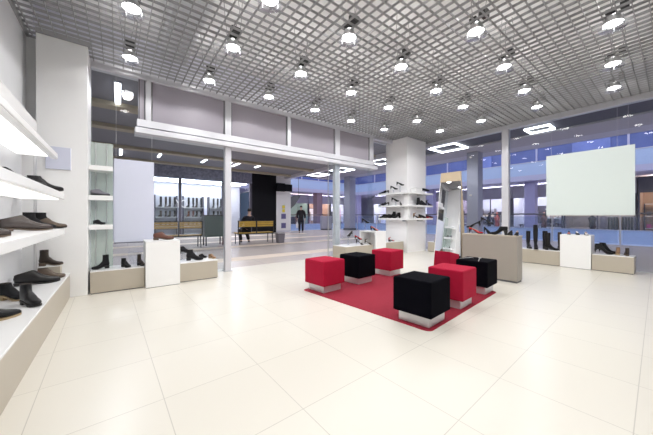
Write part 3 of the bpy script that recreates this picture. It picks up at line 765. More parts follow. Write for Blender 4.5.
struct('wall_exterior_side', MB().box(8.16, 8.2, -3.2, 5.62, 3.50, 4.3), 'mall_wall')

# boot shop opposite
struct('trim_23', MB().box(1.2, 6.72, 16.4, 16.52, 3.15, 3.82), 'header_speckle')
struct('wall_boot_shop', MB().box(1.2, 6.72, 18.6, 18.7, 0, 3.9), 'shop_wall_white')
struct('ceiling_boot_shop', MB().box(1.2, 6.72, 16.52, 18.6, 3.16, 3.2), 'shop_wall_white')
struct('window_13', MB().box(1.2, 6.72, 16.45, 16.462, .02, 3.15), 'clear_glass')
fm = MB()
for x in (2.67, 4.95, 6.65): fm.box(x-.07, x+.07, 16.4, 16.52, 0, 3.15)
struct('trim_25', fm, 'display_dark')
struct('floor_boot_shop', MB().box(1.2, 6.72, 16.52, 18.6, 0, .02), 'shop_wall_grey')
for y_, lab in ((16.85, 'light strip in the boot shop ceiling near its glass front'), (17.9, 'light strip deep in the boot shop ceiling above the racks')):
    t = thing('shop_strip_light', lab, 'lamp', (4, y_, 3.14))
    MB().box(-2.5, 2.5, -.15, .15, -.03, -.012).build('diffuser', 'shop_light', t)
    for x_ in (-2, 2): MB().cyl((x_, 0, 0), (x_, 0, .019), .01, n=6).build('hanger', 'steel', t)
    MB().box(-2.52, 2.52, -.17, .17, -.012, 0).build('housing', 'alu', t)
# three shelf racks with boots
n = 0
for rx, rl in ((2.15, 'left'), (3.55, 'middle'), (4.95, 'right')):
    t = thing('shelf_rack', 'white lit shelf rack of boots, %s one inside the boot shop' % rl, 'shelf rack', (rx, 17.6, .02), 0, 'shelf racks in the boot shop')
    MB().box(-.52, .52, .20, .24, 0, 2.25).build('back_panel', 'shop_wall_white', t)
    MB().box(-.56, -.52, -.2, .24, 0, 2.25).build('side_panel', 'display_dark', t); MB().box(.52, .56, -.2, .24, 0, 2.25).build('side_panel', 'display_dark', t)
    for z in (.45, 1.0, 1.55): MB().box(-.52, .52, -.2, .2, z, z+.04).build('shelf', 'white_gloss', t)
    rows_ = ((1.61, .46, 'top'), (1.06, .26, 'middle'), (.51, .22, 'bottom'))
    for z, hgt, sn in rows_:
        for i in range(4 if rl != 'right' else 3):
            xx = rx-.22+.22*i
            cc = ['black_suede', 'dark_brown_leather', 'charcoal_leather', 'black_leather'][(i+n) % 4]
            if sn == 'middle' and rl == 'middle' and i < 2: cc = 'chestnut_leather'
            shoe('display_boot', '%s boot from left, %s shelf of the %s boot shop rack' % (ords[i], sn, rl), xx, 17.52, z+.001, 228+24*(i % 2), cc, 'boot', L=.29, shaft=hgt*1.15, hh=.03, group='boots in the shop opposite')
        n += 1
tx = bpy.data.curves.new('letters', 'FONT'); tx.body = 'YO'; tx.size = .62; tx.extrude = .012
to = link('tmp_text', tx); bpy.context.view_layer.update()
dg = bpy.context.evaluated_depsgraph_get(); me = bpy.data.meshes.new_from_object(to.evaluated_get(dg)); bpy.data.objects.remove(to)
me.materials.clear(); me.materials.append(MAT['white_gloss'])
lo = link('window_lettering', me); lo.location = (2.46, 16.432, 1.56); lo.rotation_euler = (pi/2, 0, 0); lo.scale = (.62, 1, 1)
tag(lo, 'white letters YO on the glass of the boot shop', 'lettering')

o = rect_panel('banner_wall', 'mall_black', 6.72, 8.40, 16.38, 16.9, 0, 4.1, 'tall plain black wall panel behind the seated person', 'wall panel')
t = thing('corridor_pillar', 'white pillar with small signs at the end of the shop row', 'pillar', (8.95, 16.7, 0))
MB().box(-.55, .55, -.35, .5, 0, 4.1).build('shaft', 'white_paint', t)
MB().box(-.56, .56, -.36, .5, 0, .12).build('base', 'alu', t)
for z, c, lab, nm in ((1.72, 'yellow_sign', 'small yellow sign at the top of the white pillar', .10), (1.46, 'yellow_sign', 'small yellow sign just under the top yellow one on the white pillar', .10), (1.08, 'blue_sign', 'dark blue square sign on the white pillar', .17), (.45, 'blue_sign', 'dark square vent-like sign low on the white pillar', .17)):
    t = thing('wall_sign', lab, 'sign', (8.93, 16.34, z))
    MB().box(-nm, nm, -.012, .008, -nm, nm).build('face', c, t)
    MB().box(-nm-.02, nm+.02, -.006, .008, -nm-.02, nm+.02).build('frame', 'alu', t)
t = thing('hanging_sign', 'black box sign projecting from the white pillar', 'sign', (8.55, 16.0, 3.0))
MB().box(-.30, .28, -.06, .10, -.27, .27).build('left_face', 'mall_black', t)
MB().box(.28, .80, -.10, .04, -.25, .22).build('right_face', 'mall_black', t)
MB().box(-.02, .06, .10, .36, -.03, .03).build('bracket', 'black_metal', t)
t = thing('slanted_banner', 'dark purple slanted panel hanging beside the white pillar', 'banner', (10.25, 17.2, 1.6))
MB().prism([(-.45, -.1), (-.45, .75), (.0, 1.0), (.55, 1.0), (.1, .35)], -.06, .06).build('panel', 'dark_grey', t)
for x_, z_ in ((-.40, .7), (.40, .98)): MB().cyl((x_, 0, z_), (x_, 0, 2.6), .015, n=6).build('hanger', 'black_metal', t)

# lamps of the mall
def tube(x, y0, y1, lab, z=3.80, w=.045):
    t = thing('tube_light', lab, 'lamp', (x, (y0+y1)/2, z), 0, 'linear lamps of the mall corridor')
    hl = (y1-y0)/2
    MB().box(-w-.02, w+.02, -hl-.02, hl+.02, -.03, 0).build('housing', 'alu', t)
    MB().box(-w, w, -hl, hl, -.055, -.031).build('diffuser', 'tube_white', t)
    spot(x, (y0+y1)/2, z-.12, 140, 165, .6, (.93, .93, 1), .2)
tube(0, 6.85, 8.08, 'linear lamp nearest the left glass pane beside the grey pillar')
tube(.1, 13.3, 14.8, 'far linear lamp above the hanging lavender panel')
tube(1.45, 13.25, 14.3, 'linear lamp seen over the left white box, before the boot shop')
tube(3.3, 13.25, 14.4, 'linear lamp just left of the first tall glazing post')
tube(4.45, 13.25, 14.5, 'left of the two parallel linear lamps in the doorway')
tube(4.85, 13.25, 14.5, 'right of the two parallel linear lamps in the doorway')
tube(5.95, 13.25, 14.1, 'linear lamp before the black wall panel')
for i, x in enumerate((2.2, 4.4, 6.8)): tube(x, 6.6, 7.8, 'added unseen linear lamp behind the shutters over the entrance, %s from the left' % ords[i])  # extra tubes hidden by the shutters, added to light the mall
tube(-3.5, 8.6, 9.9, 'added unseen linear lamp at the far left of the corridor')  # out-of-view tube, also added only to brighten the corridor
for i, (y, lab) in enumerate(((2.95, 'small square ring lamp above the pale green panel'), (6.3, 'square ring lamp right of the white column'), (10.2, 'square ring lamp hidden behind the white column'), (13.6, 'square ring lamp seen through the doorway, the nearer one'), (16.3, 'farthest square ring lamp, near the black box sign'))):
    t = thing('ring_light', lab, 'lamp', (11.8, y, 4.199), 0, 'square ring lamps of the side corridor')
    a, b = (.62, .555) if y > 3 else (.36, .31)
    def frame(z0, z1, A, B): return MB().box(-A, A, -A, -B, z0, z1).box(-A, A, B, A, z0, z1).box(-A, -B, -B, B, z0, z1).box(B, A, -B, B, z0, z1)
    frame(-.06, -.01, a, b).build('diffuser', 'tube_white', t)
    spot(11.8, y, 4.05, 260, 165, .6, (.93, .93, 1), .4)
    frame(-.01, 0, a+.02, b-.02).build('housing', 'alu', t)

# benches (seen from behind)
def bench(x, y, rz, label, woodm, Lb=1.46):
    t = thing('bench', label, 'bench', (x, y, 0), rz, 'slatted benches in the corridor')
    h_ = Lb/2
    for s in (-1, 1):
        for (a, b) in ((-h_, -.03), (.03, h_)):
            pass
    for a, b in ((-h_+.03, -.03), (.03, h_-.03)):
        m_ = MB()
        for z in (.68, .755, .83): m_.box(a, b, -.03, .0, z, z+.062)
        m_.build('back_slats', woodm, t, bevel=.004)
    m_ = MB()
    for yy in (.03, .12, .21, .30, .39): m_.box(-h_, h_, yy, yy+.075, .415, .45)
    m_.build('seat_slats', woodm, t, bevel=.004)
    for x_ in (-h_+.015, 0, h_-.015):
        MB().tube([(x_, -.05, .92), (x_, -.02, .42)], .022, 8).build('back_post', 'black_metal', t)
    for r_ in ((-.035, -.005, .90, .925), (-.025, .0, .655, .672), (.0, .03, .385, .42)): MB().box(-h_, h_, *r_).build('rail', 'black_metal', t)
    for x_ in (-h_+.06, h_-.06):
        for yy in (.02, .42): MB().cyl((x_, yy, .42), (x_, yy+(.04 if yy > .1 else -.06), 0), .02, .018, 8).build('leg', 'black_metal', t)
    return t
bench(1.62, 10.25, -1, 'empty slatted bench behind the left white box', 'bench_wood_brown', 1.5)
bench(4.38, 10.25, -1, 'slatted yellow bench with a seated person, seen through the doorway', 'bench_wood', 1.5)
t = thing('planter_box', 'dark green-grey boxy planter on thin legs between the two benches', 'planter', (2.86, 10.7, 0))
MB().box(-.36, .36, -.22, .22, .33, 1.12).build('box', 'kiosk_green', t, bevel=.01)
MB().box(-.38, .38, -.24, .24, 1.10, 1.14).build('rim', 'black_metal', t)
for sx in (-.3, .3):
    for sy in (-.18, .18): MB().cyl((sx, sy, .34), (sx, sy, 0), .025, n=8).build('leg', 'black_metal', t)
t = thing('litter_bin', 'small square grey litter bin at the right end of the yellow bench', 'bin', (5.28, 9.95, 0))
MB().loft([[(-.12, -.12, 0), (.12, -.12, 0), (.12, .12, 0), (-.12, .12, 0)], [(-.15, -.15, .40), (.15, -.15, .40), (.15, .15, .40), (-.15, .15, .40)]], cap1=False, smooth=False).box(-.11, .11, -.11, .11, .30, .31).build('body', 'bin_grey', t)
fr_ = MB().box(-.16, .16, -.16, -.14, .39, .42).box(-.16, .16, .14, .16, .39, .42).box(-.16, -.14, -.14, .14, .39, .42).box(.14, .16, -.14, .14, .39, .42)
fr_.build('rim', 'steel', t)
t = thing('info_kiosk', 'grey waist-high kiosk panel by the railing behind the walking person', 'kiosk', (13.1, 17.0, 0))
MB().box(-.48, .48, -.15, .15, .10, 1.10).build('panel', 'column_grey', t, bevel=.01)
MB().box(-.40, .40, -.2, .2, 0, .10).build('base', 'dark_grey', t)

# railings
def railing(label, p0, p1, n):
    t = thing('railing', label, 'railing', (p0[0], p0[1], 0)); t['group'] = 'atrium railings'
    d_ = Vector((p1[0]-p0[0], p1[1]-p0[1], 0)); L_ = d_.length; d_.normalize(); nn = Vector((-d_.y, d_.x, 0))
    for i in range(n+1):
        c = d_*(L_*i/n)
        MB().cyl(c, c+Vector((0, 0, 1.16)), .025, n=8).cyl(c, c+Vector((0, 0, .012)), .06, n=10).build('post', 'steel', t)
    for i in range(n):
        a = d_*(L_*i/n+.06); b = d_*(L_*(i+1)/n-.06)
        vs = []
        for q in (a-nn*.006, b-nn*.006, b+nn*.006, a+nn*.006): vs.append((q.x, q.y, .06))
        vs2 = [(x, y, 1.08) for x, y, z in vs]
        MB().loft([vs, vs2], smooth=False).build('glass_panel', 'rail_glass', t)
    MB().cyl((0, 0, 1.19), d_*L_+Vector((0, 0, 1.19)), .03, n=10).build('handrail', 'dark_grey', t)
railing('long glass railing with dark handrail along the side corridor, right of the shop', (15.0, -6.8), (15.0, 17.45), 12)
railing('glass railing with dark handrail across the end of the corridor beyond the walking person', (9.7, 17.5), (14.75, 17.5), 3)

# columns of the mall
def column(label, x, y, w, z0, z1, m_):
    t = thing('mall_column', label, 'column', (x, y, z0))
    MB().box(-w, w, -w, w, .15, z1-z0).build('shaft', m_, t, bevel=.02)
    MB().box(-w-.03, w+.03, -w-.03, w+.03, 0, .15).build('base', 'dark_grey', t)
column('grey column beyond the middle glazing post', 14.45, 15.7, .32, 0, 4.17, 'column_grey')
column('grey column behind the mirror stand, beyond the right glass', 13.55, 5.9, .26, 0, 4.14, 'column_grey')
column('lavender column across the atrium, left of the pale green panel', 20.75, 5.62, .28, -.4, 3.3, 'column_lavender')
column('lavender column across the atrium near the middle glazing post', 20.2, 20.75, .3, -.4, 3.3, 'column_lavender')
column('brown column across the atrium behind the walking person', 15.1, 20.9, .32, -.4, 3.3, 'column_brown')
column('lavender column across the atrium just right of the white column', 20.75, 12.5, .28, -.4, 3.3, 'column_lavender')

# far side of the atrium
def both(x0, x1, z0, z1):   # L-shaped band: along x = x0..x1 and along y = same offset
    return MB().box(x0, x1, -7, x0+.5, z0, z1).box(-2, x1, x0+.5, x1+.5, z0, z1)
struct('trim_18', both(20.0, 24.5, -.75, -.4), 'slab_lavender')
struct('trim_19', both(20.0, 24.5, 3.28, 3.6), 'slab_lavender')
struct('window_9', both(20.0, 20.05, -.4, .36), 'blue_glass')
struct('window_10', both(20.0, 20.05, 3.6, 4.36), 'blue_glass')
struct('trim_20', both(19.97, 20.08, .36, .40), 'alu')
struct('trim_21', both(19.97, 20.08, 4.36, 4.40), 'alu')
struct('window_11', both(21.6, 21.7, 3.6, 8.5), 'deep_blue_glass')
mu = MB()
for i in range(14):
    y = -6.5+2*i
    if y < 21: mu.box(21.54, 21.6, y, y+.09, 3.6, 8.5)
    x = 22-2*i
    if x > -2: mu.box(x, x+.09, 22.04, 22.1, 3.6, 8.5)
mu.box(21.54, 21.6, -7, 22, 5.5, 5.6).box(-2, 21.6, 22.04, 22.1, 5.5, 5.6)
struct('trim_22', mu, 'slab_lavender')
pan = MB()
for y in (8.2, 2.2): pan.box(21.50, 21.59, y, y+1.6, 4.5, 5.45)
struct('window_12', pan, 'upper_blue')
struct('atrium_floor', MB().box(-3, 26, -7, 26, -4.8, -4.5), 'slab_lavender')
struct('wall_atrium_lower', both(21.5, 21.6, -4.5, -.75), 'mall_wall')
struct('wall_far', both(24.5, 24.7, -.4, 3.3), 'mall_wall')
random.seed(5)
def storefront(key, label, axis, a0, a1, wallm, light, items, head='fascia', upper=True):
    # local: u along the front, v depth
    t = thing('storefront', label, 'shop', (22.2 if axis == 'x' else a0, a0 if axis == 'x' else 22.7, -.4), 0)
    Lw = a1-a0
    def bx(mb, u0, u1, v0, v1, z0, z1):
        return mb.box(v0, v1, u0, u1, z0, z1) if axis == 'x' else mb.box(u0, u1, v0, v1, z0, z1)
    bx(MB(), 0, Lw, 1.9, 2.0, 0, 3.6).build('back_wall', wallm, t)
    bx(MB(), 0, .08, 0, 1.9, 0, 3.6).build('side_wall', wallm, t); bx(MB(), Lw-.08, Lw, 0, 1.9, 0, 3.6).build('side_wall', wallm, t)
    bx(MB(), 0, Lw, -.06, 0, 2.75, 3.6).build('header', head, t)
    bx(MB(), .2, Lw-.2, .2, .5, 3.2, 3.25).build('light_panel', light, t)
    m_ = MB(); bx(m_, 0, .07, -.06, 0, 0, 2.75); bx(m_, Lw/2-.03, Lw/2+.03, -.06, 0, 0, 2.75); bx(m_, Lw-.07, Lw, -.06, 0, 0, 2.75); bx(m_, 0, Lw, -.06, 0, 0, .12)
    m_.build('frame', 'display_dark', t)
    fill(key, axis, a0, a1, items)
    return t
ORD = ords + ['eighth', 'ninth', 'tenth', 'eleventh', 'twelfth']
def fill(key, axis, a0, a1, items):
    # goods standing inside a far shop, counted from the left in the photo
    Lw = a1-a0; seq = sorted(items, key=lambda q: q[0], reverse=(axis == 'x')); cnt = {}
    for f, nm, c, h in seq:
        u = a0+Lw*f
        k = cnt.get(nm, 0); cnt[nm] = k+1
        v = {'mannequin': .6, 'shelf_unit': 1.5, 'table': 1.35, 'poster': 1.85, 'rail': 1.3}[nm]
        x, y = (22.2+v, u) if axis == 'x' else (u, 22.7+v)
        t = thing('shop_'+nm, '%s %s from the left inside the %s' % (ORD[k], nm.replace('_', ' '), key), nm.replace('_', ' '), (x, y, -.4), 90 if axis == 'x' else 0, 'goods in the far shops')
        if nm == 'mannequin':
            MB().lathe([(.16, 0), (.16, .02), (.02, .03), (.02, .75)], 12).build('stand', 'steel', t)
            MB().lathe([(.10, .70), (.17, .85), (.13, 1.10), (.20, 1.38), (.07, 1.48), (.06, 1.55), (.10, 1.66), (.02, 1.78)], 12).build('body', c, t)
        elif nm == 'shelf_unit':
            for s_ in (-.5, .46): MB().box(s_, s_+.04, -.2, .2, 0, h).build('side_panel', c, t)
            for q in range(4): MB().box(-.46, .46, -.2, .2, .1+q*(h-.15)/3, .14+q*(h-.15)/3).build('shelf', 'white_gloss', t)
            for q in range(3):
                mm = ['display_dark', 'display_cream', 'chestnut_leather', 'display_mid', 'pink', 'grey_suede'][(k+q+len(seq)) % 6]
                g_ = MB()
                for w_ in range(4): g_.box(-.42+.22*w_, -.26+.22*w_, -.12, .12, .14+q*(h-.15)/3, .14+q*(h-.15)/3+.16+.05*((w_+q) % 3))
                o_ = g_.build('goods', mm, t); o_['kind'] = 'stuff'
        elif nm == 'table':
            MB().box(-.6, .6, -.35, .35, h-.05, h).build('top', c, t)
            for sx in (-.54, .54):
                for sy in (-.3, .3): MB().cyl((sx, sy, 0), (sx, sy, h-.05), .03, n=6).build('leg', 'display_dark', t)
        elif nm == 'poster':
            MB().box(-.45, .45, -.01, .01, 1.0, 1.0+h).build('sheet', c, t)
            MB().box(-.48, .48, .01, .03, .97, 1.03+h).build('frame', 'display_dark', t)
        elif nm == 'rail':
            for s_ in (-.55, .55): MB().cyl((s_, 0, 0), (s_, 0, 1.45), .02, n=6).build('post', 'steel', t)
            MB().cyl((-.55, 0, 1.45), (.55, 0, 1.45), .02, n=6).build('bar', 'steel', t)
            g_ = MB()
            for w_ in range(9): g_.box(-.50+.115*w_, -.45+.115*w_, -.22, .22, .55+.08*(w_ % 3), 1.42)
            o_ = g_.build('clothes', c, t); o_['kind'] = 'stuff'
W_, C_, D_ = 'white_paint', 'display_cream', 'display_dark'
M_, P_, Bk, Br = 'mannequin', 'pink', 'cloth_dark', 'chestnut_leather'
storefront('far brown-walled shop', 'far shop with brown walls at the right edge of the photo, across the atrium', 'x', -6.8, 1.25, 'shop_wall_warm', 'shop_warm', [(.92, 'shelf_unit', D_, 2.2), (.83, M_, Bk, 0), (.77, 'poster', 'crimson', 1.2)], 'display_dark')
storefront('far grey-brown shop', 'far grey-brown shop seen under the pale green panel, across the atrium', 'x', 1.3, 4.3, 'shop_wall_grey', 'shop_warm', [(.24, 'rail', 'kiosk_green', 0), (.44, M_, 'display_mid', 0), (.60, M_, Bk, 0), (.77, 'table', C_, .75)])
storefront('far bright shop', 'far bright shop behind the lavender column, across the atrium', 'x', 4.35, 7.1, 'shop_wall_white', 'shop_light', [(.27, 'shelf_unit', D_, 2.0), (.40, M_, Br, 0), (.52, 'poster', C_, 1.2), (.68, M_, Bk, 0), (.74, 'table', 'display_mid', .9)])
storefront('far white shop', 'far white shop with a pink poster, seen between the counter pumps and the ceiling', 'x', 7.15, 9.9, 'shop_wall_white', 'shop_light', [(.27, 'table', 'grey_suede', .9), (.42, M_, 'coral_leather', 0), (.55, 'poster', P_, .8), (.62, M_, Bk, 0), (.76, 'shelf_unit', 'display_mid', 2.1)])
storefront('far mauve shop', 'far mauve shop behind the mirror stand, across the atrium', 'x', 9.95, 13.2, 'shop_wall_mauve', 'shop_light', [(.22, 'table', W_, .9), (.57, 'shelf_unit', D_, 2.0), (.7, M_, Bk, 0), (.81, 'poster', C_, 1.2)])
storefront('far half-hidden shop', 'far shop hidden behind the white column, across the atrium', 'x', 13.25, 20.3, 'shop_wall_white', 'shop_light', [(.72, 'rail', Br, 0), (.80, M_, Bk, 0), (.88, 'poster', P_, 1.2), (.95, M_, 'display_cream', 0)])
storefront('far teal shop', 'far teal shop with a warm low counter behind the walking person', 'y', 9.0, 15.2, 'shop_wall_teal', 'shop_warm', [(.46, 'table', C_, 1.2), (.62, M_, Bk, 0), (.67, 'table', C_, 1.2), (.84, M_, Br, 0), (.875, 'rail', 'display_dark', 0)], 'fascia_light')
storefront('far cream shop', 'far cream shop left of the middle glazing post, across the atrium', 'y', 15.25, 18.0, 'shop_wall_warm', 'shop_light', [(.24, 'shelf_unit', C_, 2.0), (.55, 'poster', W_, 1.3), (.78, M_, Bk, 0)], 'fascia_light')
storefront('far shop with the pink banner', 'far white shop with a pink banner left of the white column, across the atrium', 'y', 18.05, 21.9, 'shop_wall_white', 'shop_light', [(.18, 'rail', 'cloth_dark', 0), (.34, M_, 'crimson', 0), (.48, 'shelf_unit', D_, 2.0), (.66, 'poster', P_, 1.5), (.76, M_, Bk, 0), (.80, 'table', 'white_leather', .9)], 'fascia_light')

# ------------------------------------------------------------------ people
def skin(name, joints, edges, m_, parent, root, sub=1):
    me = bpy.data.meshes.new(name); ks = list(joints); idx = {k: i for i, k in enumerate(ks)}
    me.from_pydata([joints[k][0] for k in ks], [(idx[a], idx[b]) for a, b in edges], [])
    o = link(name, me, parent); me.materials.append(MAT[m_])
    md = o.modifiers.new('skin', 'SKIN'); md.use_smooth_shade = True
    sv = me.skin_vertices[0].data
    for k in ks:
        r = joints[k][1]; sv[idx[k]].radius = (r, r) if not isinstance(r, tuple) else r
        sv[idx[k]].use_root = (k == root)
    s = o.modifiers.new('sub', 'SUBSURF'); s.levels = sub; s.render_levels = sub
    return o
def hand(J, Ed, base, p, d, side, curl):
    """p wrist point, d forearm direction, side = thumb side direction, curl = direction the fingers bend to"""
    p, d, side, curl = map(Vector, (p, d, side, curl)); d.normalize(); side.normalize(); curl.normalize()
    J[base+'palm'] = (p+d*.055, .022); Ed.append((base, base+'palm'))
    for i, (off, ln) in enumerate(((.026, .068), (.009, .078), (-.009, .072), (-.026, .055))):
        a = p+d*.092+side*off; b = a+d*ln*.5+curl*.012; c = b+d*ln*.35+curl*.026
        for n_, q, r in (('a', a, .010), ('b', b, .009), ('c', c, .0075)): J['%sf%d%s' % (base, i, n_)] = (q, r)
        Ed += [(base+'palm', '%sf%da' % (base, i)), ('%sf%da' % (base, i), '%sf%db' % (base, i)), ('%sf%db' % (base, i), '%sf%dc' % (base, i))]
    a = p+d*.045+side*.038; b = a+d*.030+side*.014+curl*.012; c = b+d*.024+curl*.012
    for n_, q, r in (('a', a, .011), ('b', b, .010), ('c', c, .008)): J['%st%s' % (base, n_)] = (q, r)
    Ed += [(base+'palm', base+'ta'), (base+'ta', base+'tb'), (base+'tb', base+'tc')]
def head_parts(t, c, fwd):
    """face details on a head centred at c (local), facing fwd (+y or -y)"""
    c = Vector(c)
    for s in (-1, 1): MB().lathe([(.001, -.006), (.005, -.004), (.007, 0), (.005, .004), (.001, .006)], 8, c=(c.x+s*.030, c.y+fwd*.074, c.z+.012)).build('eye', 'hair', t)
    MB().loft([ring((c.x-.022+.0, c.z-.052), (c.x+.022, c.z-.044), .004)]*1+[ring((c.x-.020, c.z-.052), (c.x+.020, c.z-.044), .006)]).build('mouth', 'chestnut_leather', t).location = (0, c.y+fwd*.086, 0)
def walker():
    t = thing('person', 'person in dark jacket and trousers walking in the corridor with a white bag', 'person', (9.38, 14.83, 0), -32)
    # local: faces -y, x to own left is +x seen from front mirrored
    J = {'pelvis': ((0, 0, .93), .100), 'waist': ((0, 0, 1.06), .100), 'chest': ((0, .01, 1.28), (.155, .115)), 'neckb': ((0, .015, 1.44), .055), 'neck': ((0, .012, 1.505), .045), 'head': ((0, -.014, 1.585), .082), 'crown': ((0, .0, 1.655), .084), 'top': ((0, .005, 1.70), .04), 'nose': ((0, -.088, 1.59), .012), 'chin': ((0, -.055, 1.53), .030)}
    Ed = [('pelvis', 'waist'), ('waist', 'chest'), ('chest', 'neckb'), ('neckb', 'neck'), ('neck', 'head'), ('head', 'crown'), ('crown', 'top'), ('head', 'nose'), ('head', 'chin')]
    for s, n_ in ((-1, 'l'), (1, 'r')):
        st = -.14 if s < 0 else .12
        J.update({n_+'sh': ((s*.185, .01, 1.40), .055), n_+'el': ((s*.25, .02, 1.13), .043), n_+'wr': ((s*.25, -.07, .90), .028),
                  n_+'hip': ((s*.085, 0, .86), .072), n_+'kn': ((s*.10, st*.5-.02, .49), .055), n_+'an': ((s*.10, st, .09), .036), n_+'toe': ((s*.115, st-.15, .035), .030), n_+'heel': ((s*.10, st+.04, .035), .030)})
        Ed += [('neckb', n_+'sh'), (n_+'sh', n_+'el'), (n_+'el', n_+'wr'), ('pelvis', n_+'hip'), (n_+'hip', n_+'kn'), (n_+'kn', n_+'an'), (n_+'an', n_+'toe'), (n_+'an', n_+'heel')]
        hand(J, Ed, n_+'wr', J[n_+'wr'][0], (0, -.3, -1), (0, -1, .3), (-s, 0, 0))
    skin('body', J, Ed, 'skin', t, 'pelvis')
    G = lambda k, r: (J[k][0], tuple(x+r for x in J[k][1]) if isinstance(J[k][1], tuple) else J[k][1]+r)
    jk = {k: G(k, .036) for k in ('waist', 'chest', 'neckb', 'lsh', 'lel', 'rsh', 'rel')}
    jk['pelvis'] = ((0, 0, .93), (.150, .125)); jk['hem'] = ((0, 0, .82), (.165, .125)); jk['waist'] = ((0, 0, 1.06), (.150, .125))
    for n_ in 'lr': jk[n_+'wr'] = (tuple(Vector(J[n_+'wr'][0])*.88+Vector(J[n_+'el'][0])*.12), .040)
    skin('jacket', jk, [('hem', 'pelvis'), ('pelvis', 'waist'), ('waist', 'chest'), ('chest', 'neckb'), ('neckb', 'lsh'), ('lsh', 'lel'), ('lel', 'lwr'), ('neckb', 'rsh'), ('rsh', 'rel'), ('rel', 'rwr')], 'cloth_dark', t, 'pelvis')
    tr = {k: G(k, .030) for k in ('lhip', 'lkn', 'lan', 'rhip', 'rkn', 'ran')}
    tr['pelvis'] = ((0, 0, .92), .11); tr['top'] = ((0, 0, 1.02), .118)
    for n_ in 'lr': tr[n_+'hip'] = ((-.095 if n_ == 'l' else .095, 0, .80), .098)
    skin('trousers', tr, [('top', 'pelvis'), ('pelvis', 'lhip'), ('lhip', 'lkn'), ('lkn', 'lan'), ('pelvis', 'rhip'), ('rhip', 'rkn'), ('rkn', 'ran')], 'cloth_navy', t, 'pelvis')
    for n_ in 'lr':
        sj = {k: G(n_+k, .010) for k in ('heel', 'an', 'toe')}
        skin('shoe', sj, [('heel', 'an'), ('an', 'toe')], 'black_leather', t, 'an')
    hm = MB(); hm.lathe([(.088, -.02), (.092, .02), (.085, .06), (.06, .095), (.001, .108)], 16, c=(0, .026, 1.665), cap0=False); hm.build('hair', 'hair', t)
    head_parts(t, (0, -.012, 1.60), -1)
    return t
wk = walker()
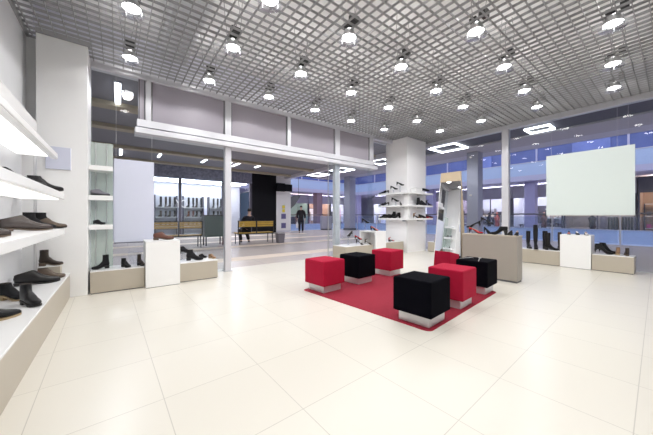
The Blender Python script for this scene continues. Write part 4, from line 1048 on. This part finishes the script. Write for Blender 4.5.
# white carrier bag in the hand on the photo's left
t = thing('carrier_bag', 'white carrier bag held by the walking person', 'bag', (9.10, 14.85, .33), 60)
MB().loft([[(-.17, -.05, 0), (.17, -.05, 0), (.17, .05, 0), (-.17, .05, 0)], [(-.18, -.07, .2), (.18, -.07, .2), (.18, .07, .2), (-.18, .07, .2)], [(-.15, -.02, .40), (.15, -.02, .40), (.15, .02, .40), (-.15, .02, .40)]], smooth=False).build('body', 'bag_white', t, bevel=.01)
MB().tube([(-.06, 0, .40), (-.03, 0, .48), (.03, 0, .48), (.06, 0, .40)], .006, 6).build('handle', 'bag_white', t)
def sitter():
    t = thing('person', 'person in dark clothes sitting on the yellow bench, seen from behind', 'person', (4.05, 10.44, 0), 0)
    # faces +y, leaning right
    J = {'pelvis': ((0, .0, .56), .085), 'waist': ((.03, -.02, .70), .09), 'chest': ((.09, .02, .93), (.165, .12)), 'neckb': ((.13, .06, 1.09), .055), 'neck': ((.15, .085, 1.165), .042), 'head': ((.165, .125, 1.24), .078), 'crown': ((.17, .115, 1.305), .080), 'top': ((.17, .115, 1.34), .04), 'nose': ((.165, .208, 1.235), .011), 'chin': ((.165, .165, 1.185), .024)}
    Ed = [('pelvis', 'waist'), ('waist', 'chest'), ('chest', 'neckb'), ('neckb', 'neck'), ('neck', 'head'), ('head', 'crown'), ('crown', 'top'), ('head', 'nose'), ('head', 'chin')]
    for s, n_ in ((-1, 'l'), (1, 'r')):
        J.update({n_+'sh': ((.12+s*.19, .05, 1.03), .055), n_+'el': ((.08+s*.25, .15, .79), .043), n_+'wr': ((.05+s*.14, .36, .70), .028),
                  n_+'hip': ((s*.10, .06, .545), .066), n_+'kn': ((s*.14+.02, .46, .52), .058), n_+'an': ((s*.16+.10, .42, .09), .036), n_+'toe': ((s*.17+.13, .57, .035), .030), n_+'heel': ((s*.16+.09, .37, .035), .030)})
        Ed += [('neckb', n_+'sh'), (n_+'sh', n_+'el'), (n_+'el', n_+'wr'), ('pelvis', n_+'hip'), (n_+'hip', n_+'kn'), (n_+'kn', n_+'an'), (n_+'an', n_+'toe'), (n_+'an', n_+'heel')]
        hand(J, Ed, n_+'wr', J[n_+'wr'][0], (-s*.3, 1, -.3), (-s, 0, .3), (0, 0, -1))
    skin('body', J, Ed, 'skin', t, 'pelvis')
    G = lambda k, r: (J[k][0], tuple(x+r for x in J[k][1]) if isinstance(J[k][1], tuple) else J[k][1]+r)
    jk = {k: G(k, .022) for k in ('pelvis', 'waist', 'chest', 'neckb', 'lsh', 'lel', 'rsh', 'rel')}
    jk['chest'] = ((.085, .02, .93), (.20, .165)); jk['neckb'] = ((.13, .06, 1.09), .085)
    jk['pelvis'] = ((0, -.005, .56), (.165, .135)); jk['waist'] = ((.03, -.02, .70), (.155, .125))
    for n_ in 'lr': jk[n_+'wr'] = (tuple(Vector(J[n_+'wr'][0])*.88+Vector(J[n_+'el'][0])*.12), .040)
    skin('jacket', jk, [('pelvis', 'waist'), ('waist', 'chest'), ('chest', 'neckb'), ('neckb', 'lsh'), ('lsh', 'lel'), ('lel', 'lwr'), ('neckb', 'rsh'), ('rsh', 'rel'), ('rel', 'rwr')], 'cloth_navy', t, 'pelvis')
    tr = {k: G(k, .030) for k in ('pelvis', 'lhip', 'lkn', 'lan', 'rhip', 'rkn', 'ran')}
    tr['pelvis'] = ((0, 0, .565), .125)
    for n_ in 'lr': tr[n_+'hip'] = ((-.10 if n_ == 'l' else .10, .06, .555), .105)
    skin('trousers', tr, [('pelvis', 'lhip'), ('lhip', 'lkn'), ('lkn', 'lan'), ('pelvis', 'rhip'), ('rhip', 'rkn'), ('rkn', 'ran')], 'cloth_dark', t, 'pelvis')
    for n_ in 'lr':
        sj = {k: G(n_+k, .010) for k in ('heel', 'an', 'toe')}
        skin('shoe', sj, [('heel', 'an'), ('an', 'toe')], 'black_leather', t, 'an')
    MB().lathe([(.086, -.03), (.092, .02), (.085, .06), (.06, .095), (.001, .108)], 16, c=(.168, .088, 1.315), cap0=False).build('hair', 'hair', t)
    head_parts(t, (.165, .125, 1.245), 1)
sitter()

# ------------------------------------------------------------------ world, camera, view
wd = bpy.data.worlds.new('World'); S.world = wd; wd.use_nodes = True
bg = wd.node_tree.nodes['Background']; bg.inputs[0].default_value = (.68, .70, .95, 1); bg.inputs[1].default_value = 2.2
cam = bpy.data.cameras.new('camera'); co = link('camera', cam); S.camera = co
cam.sensor_fit = 'HORIZONTAL'; cam.sensor_width = 36; cam.lens = 36*270/653
cam.shift_y = -(217.5-216)/653
co.location = (0, 0, 1.1); co.rotation_euler = (pi/2, 0, -radians(37.7)); cam.clip_start = .05; cam.clip_end = 200
vs_ = S.view_settings; vs_.view_transform = 'Standard'; vs_.look = 'None'; vs_.gamma = 1; vs_.exposure = -0.32
try: vs_.use_curve_mapping = False
except Exception: pass
try:
    S.cycles.max_bounces = 8; S.cycles.diffuse_bounces = 5; S.cycles.transparent_max_bounces = 16; S.cycles.glossy_bounces = 4
    S.cycles.use_denoising = True; S.cycles.sample_clamp_indirect = 4; S.cycles.caustics_reflective = False; S.cycles.caustics_refractive = False
except Exception: pass
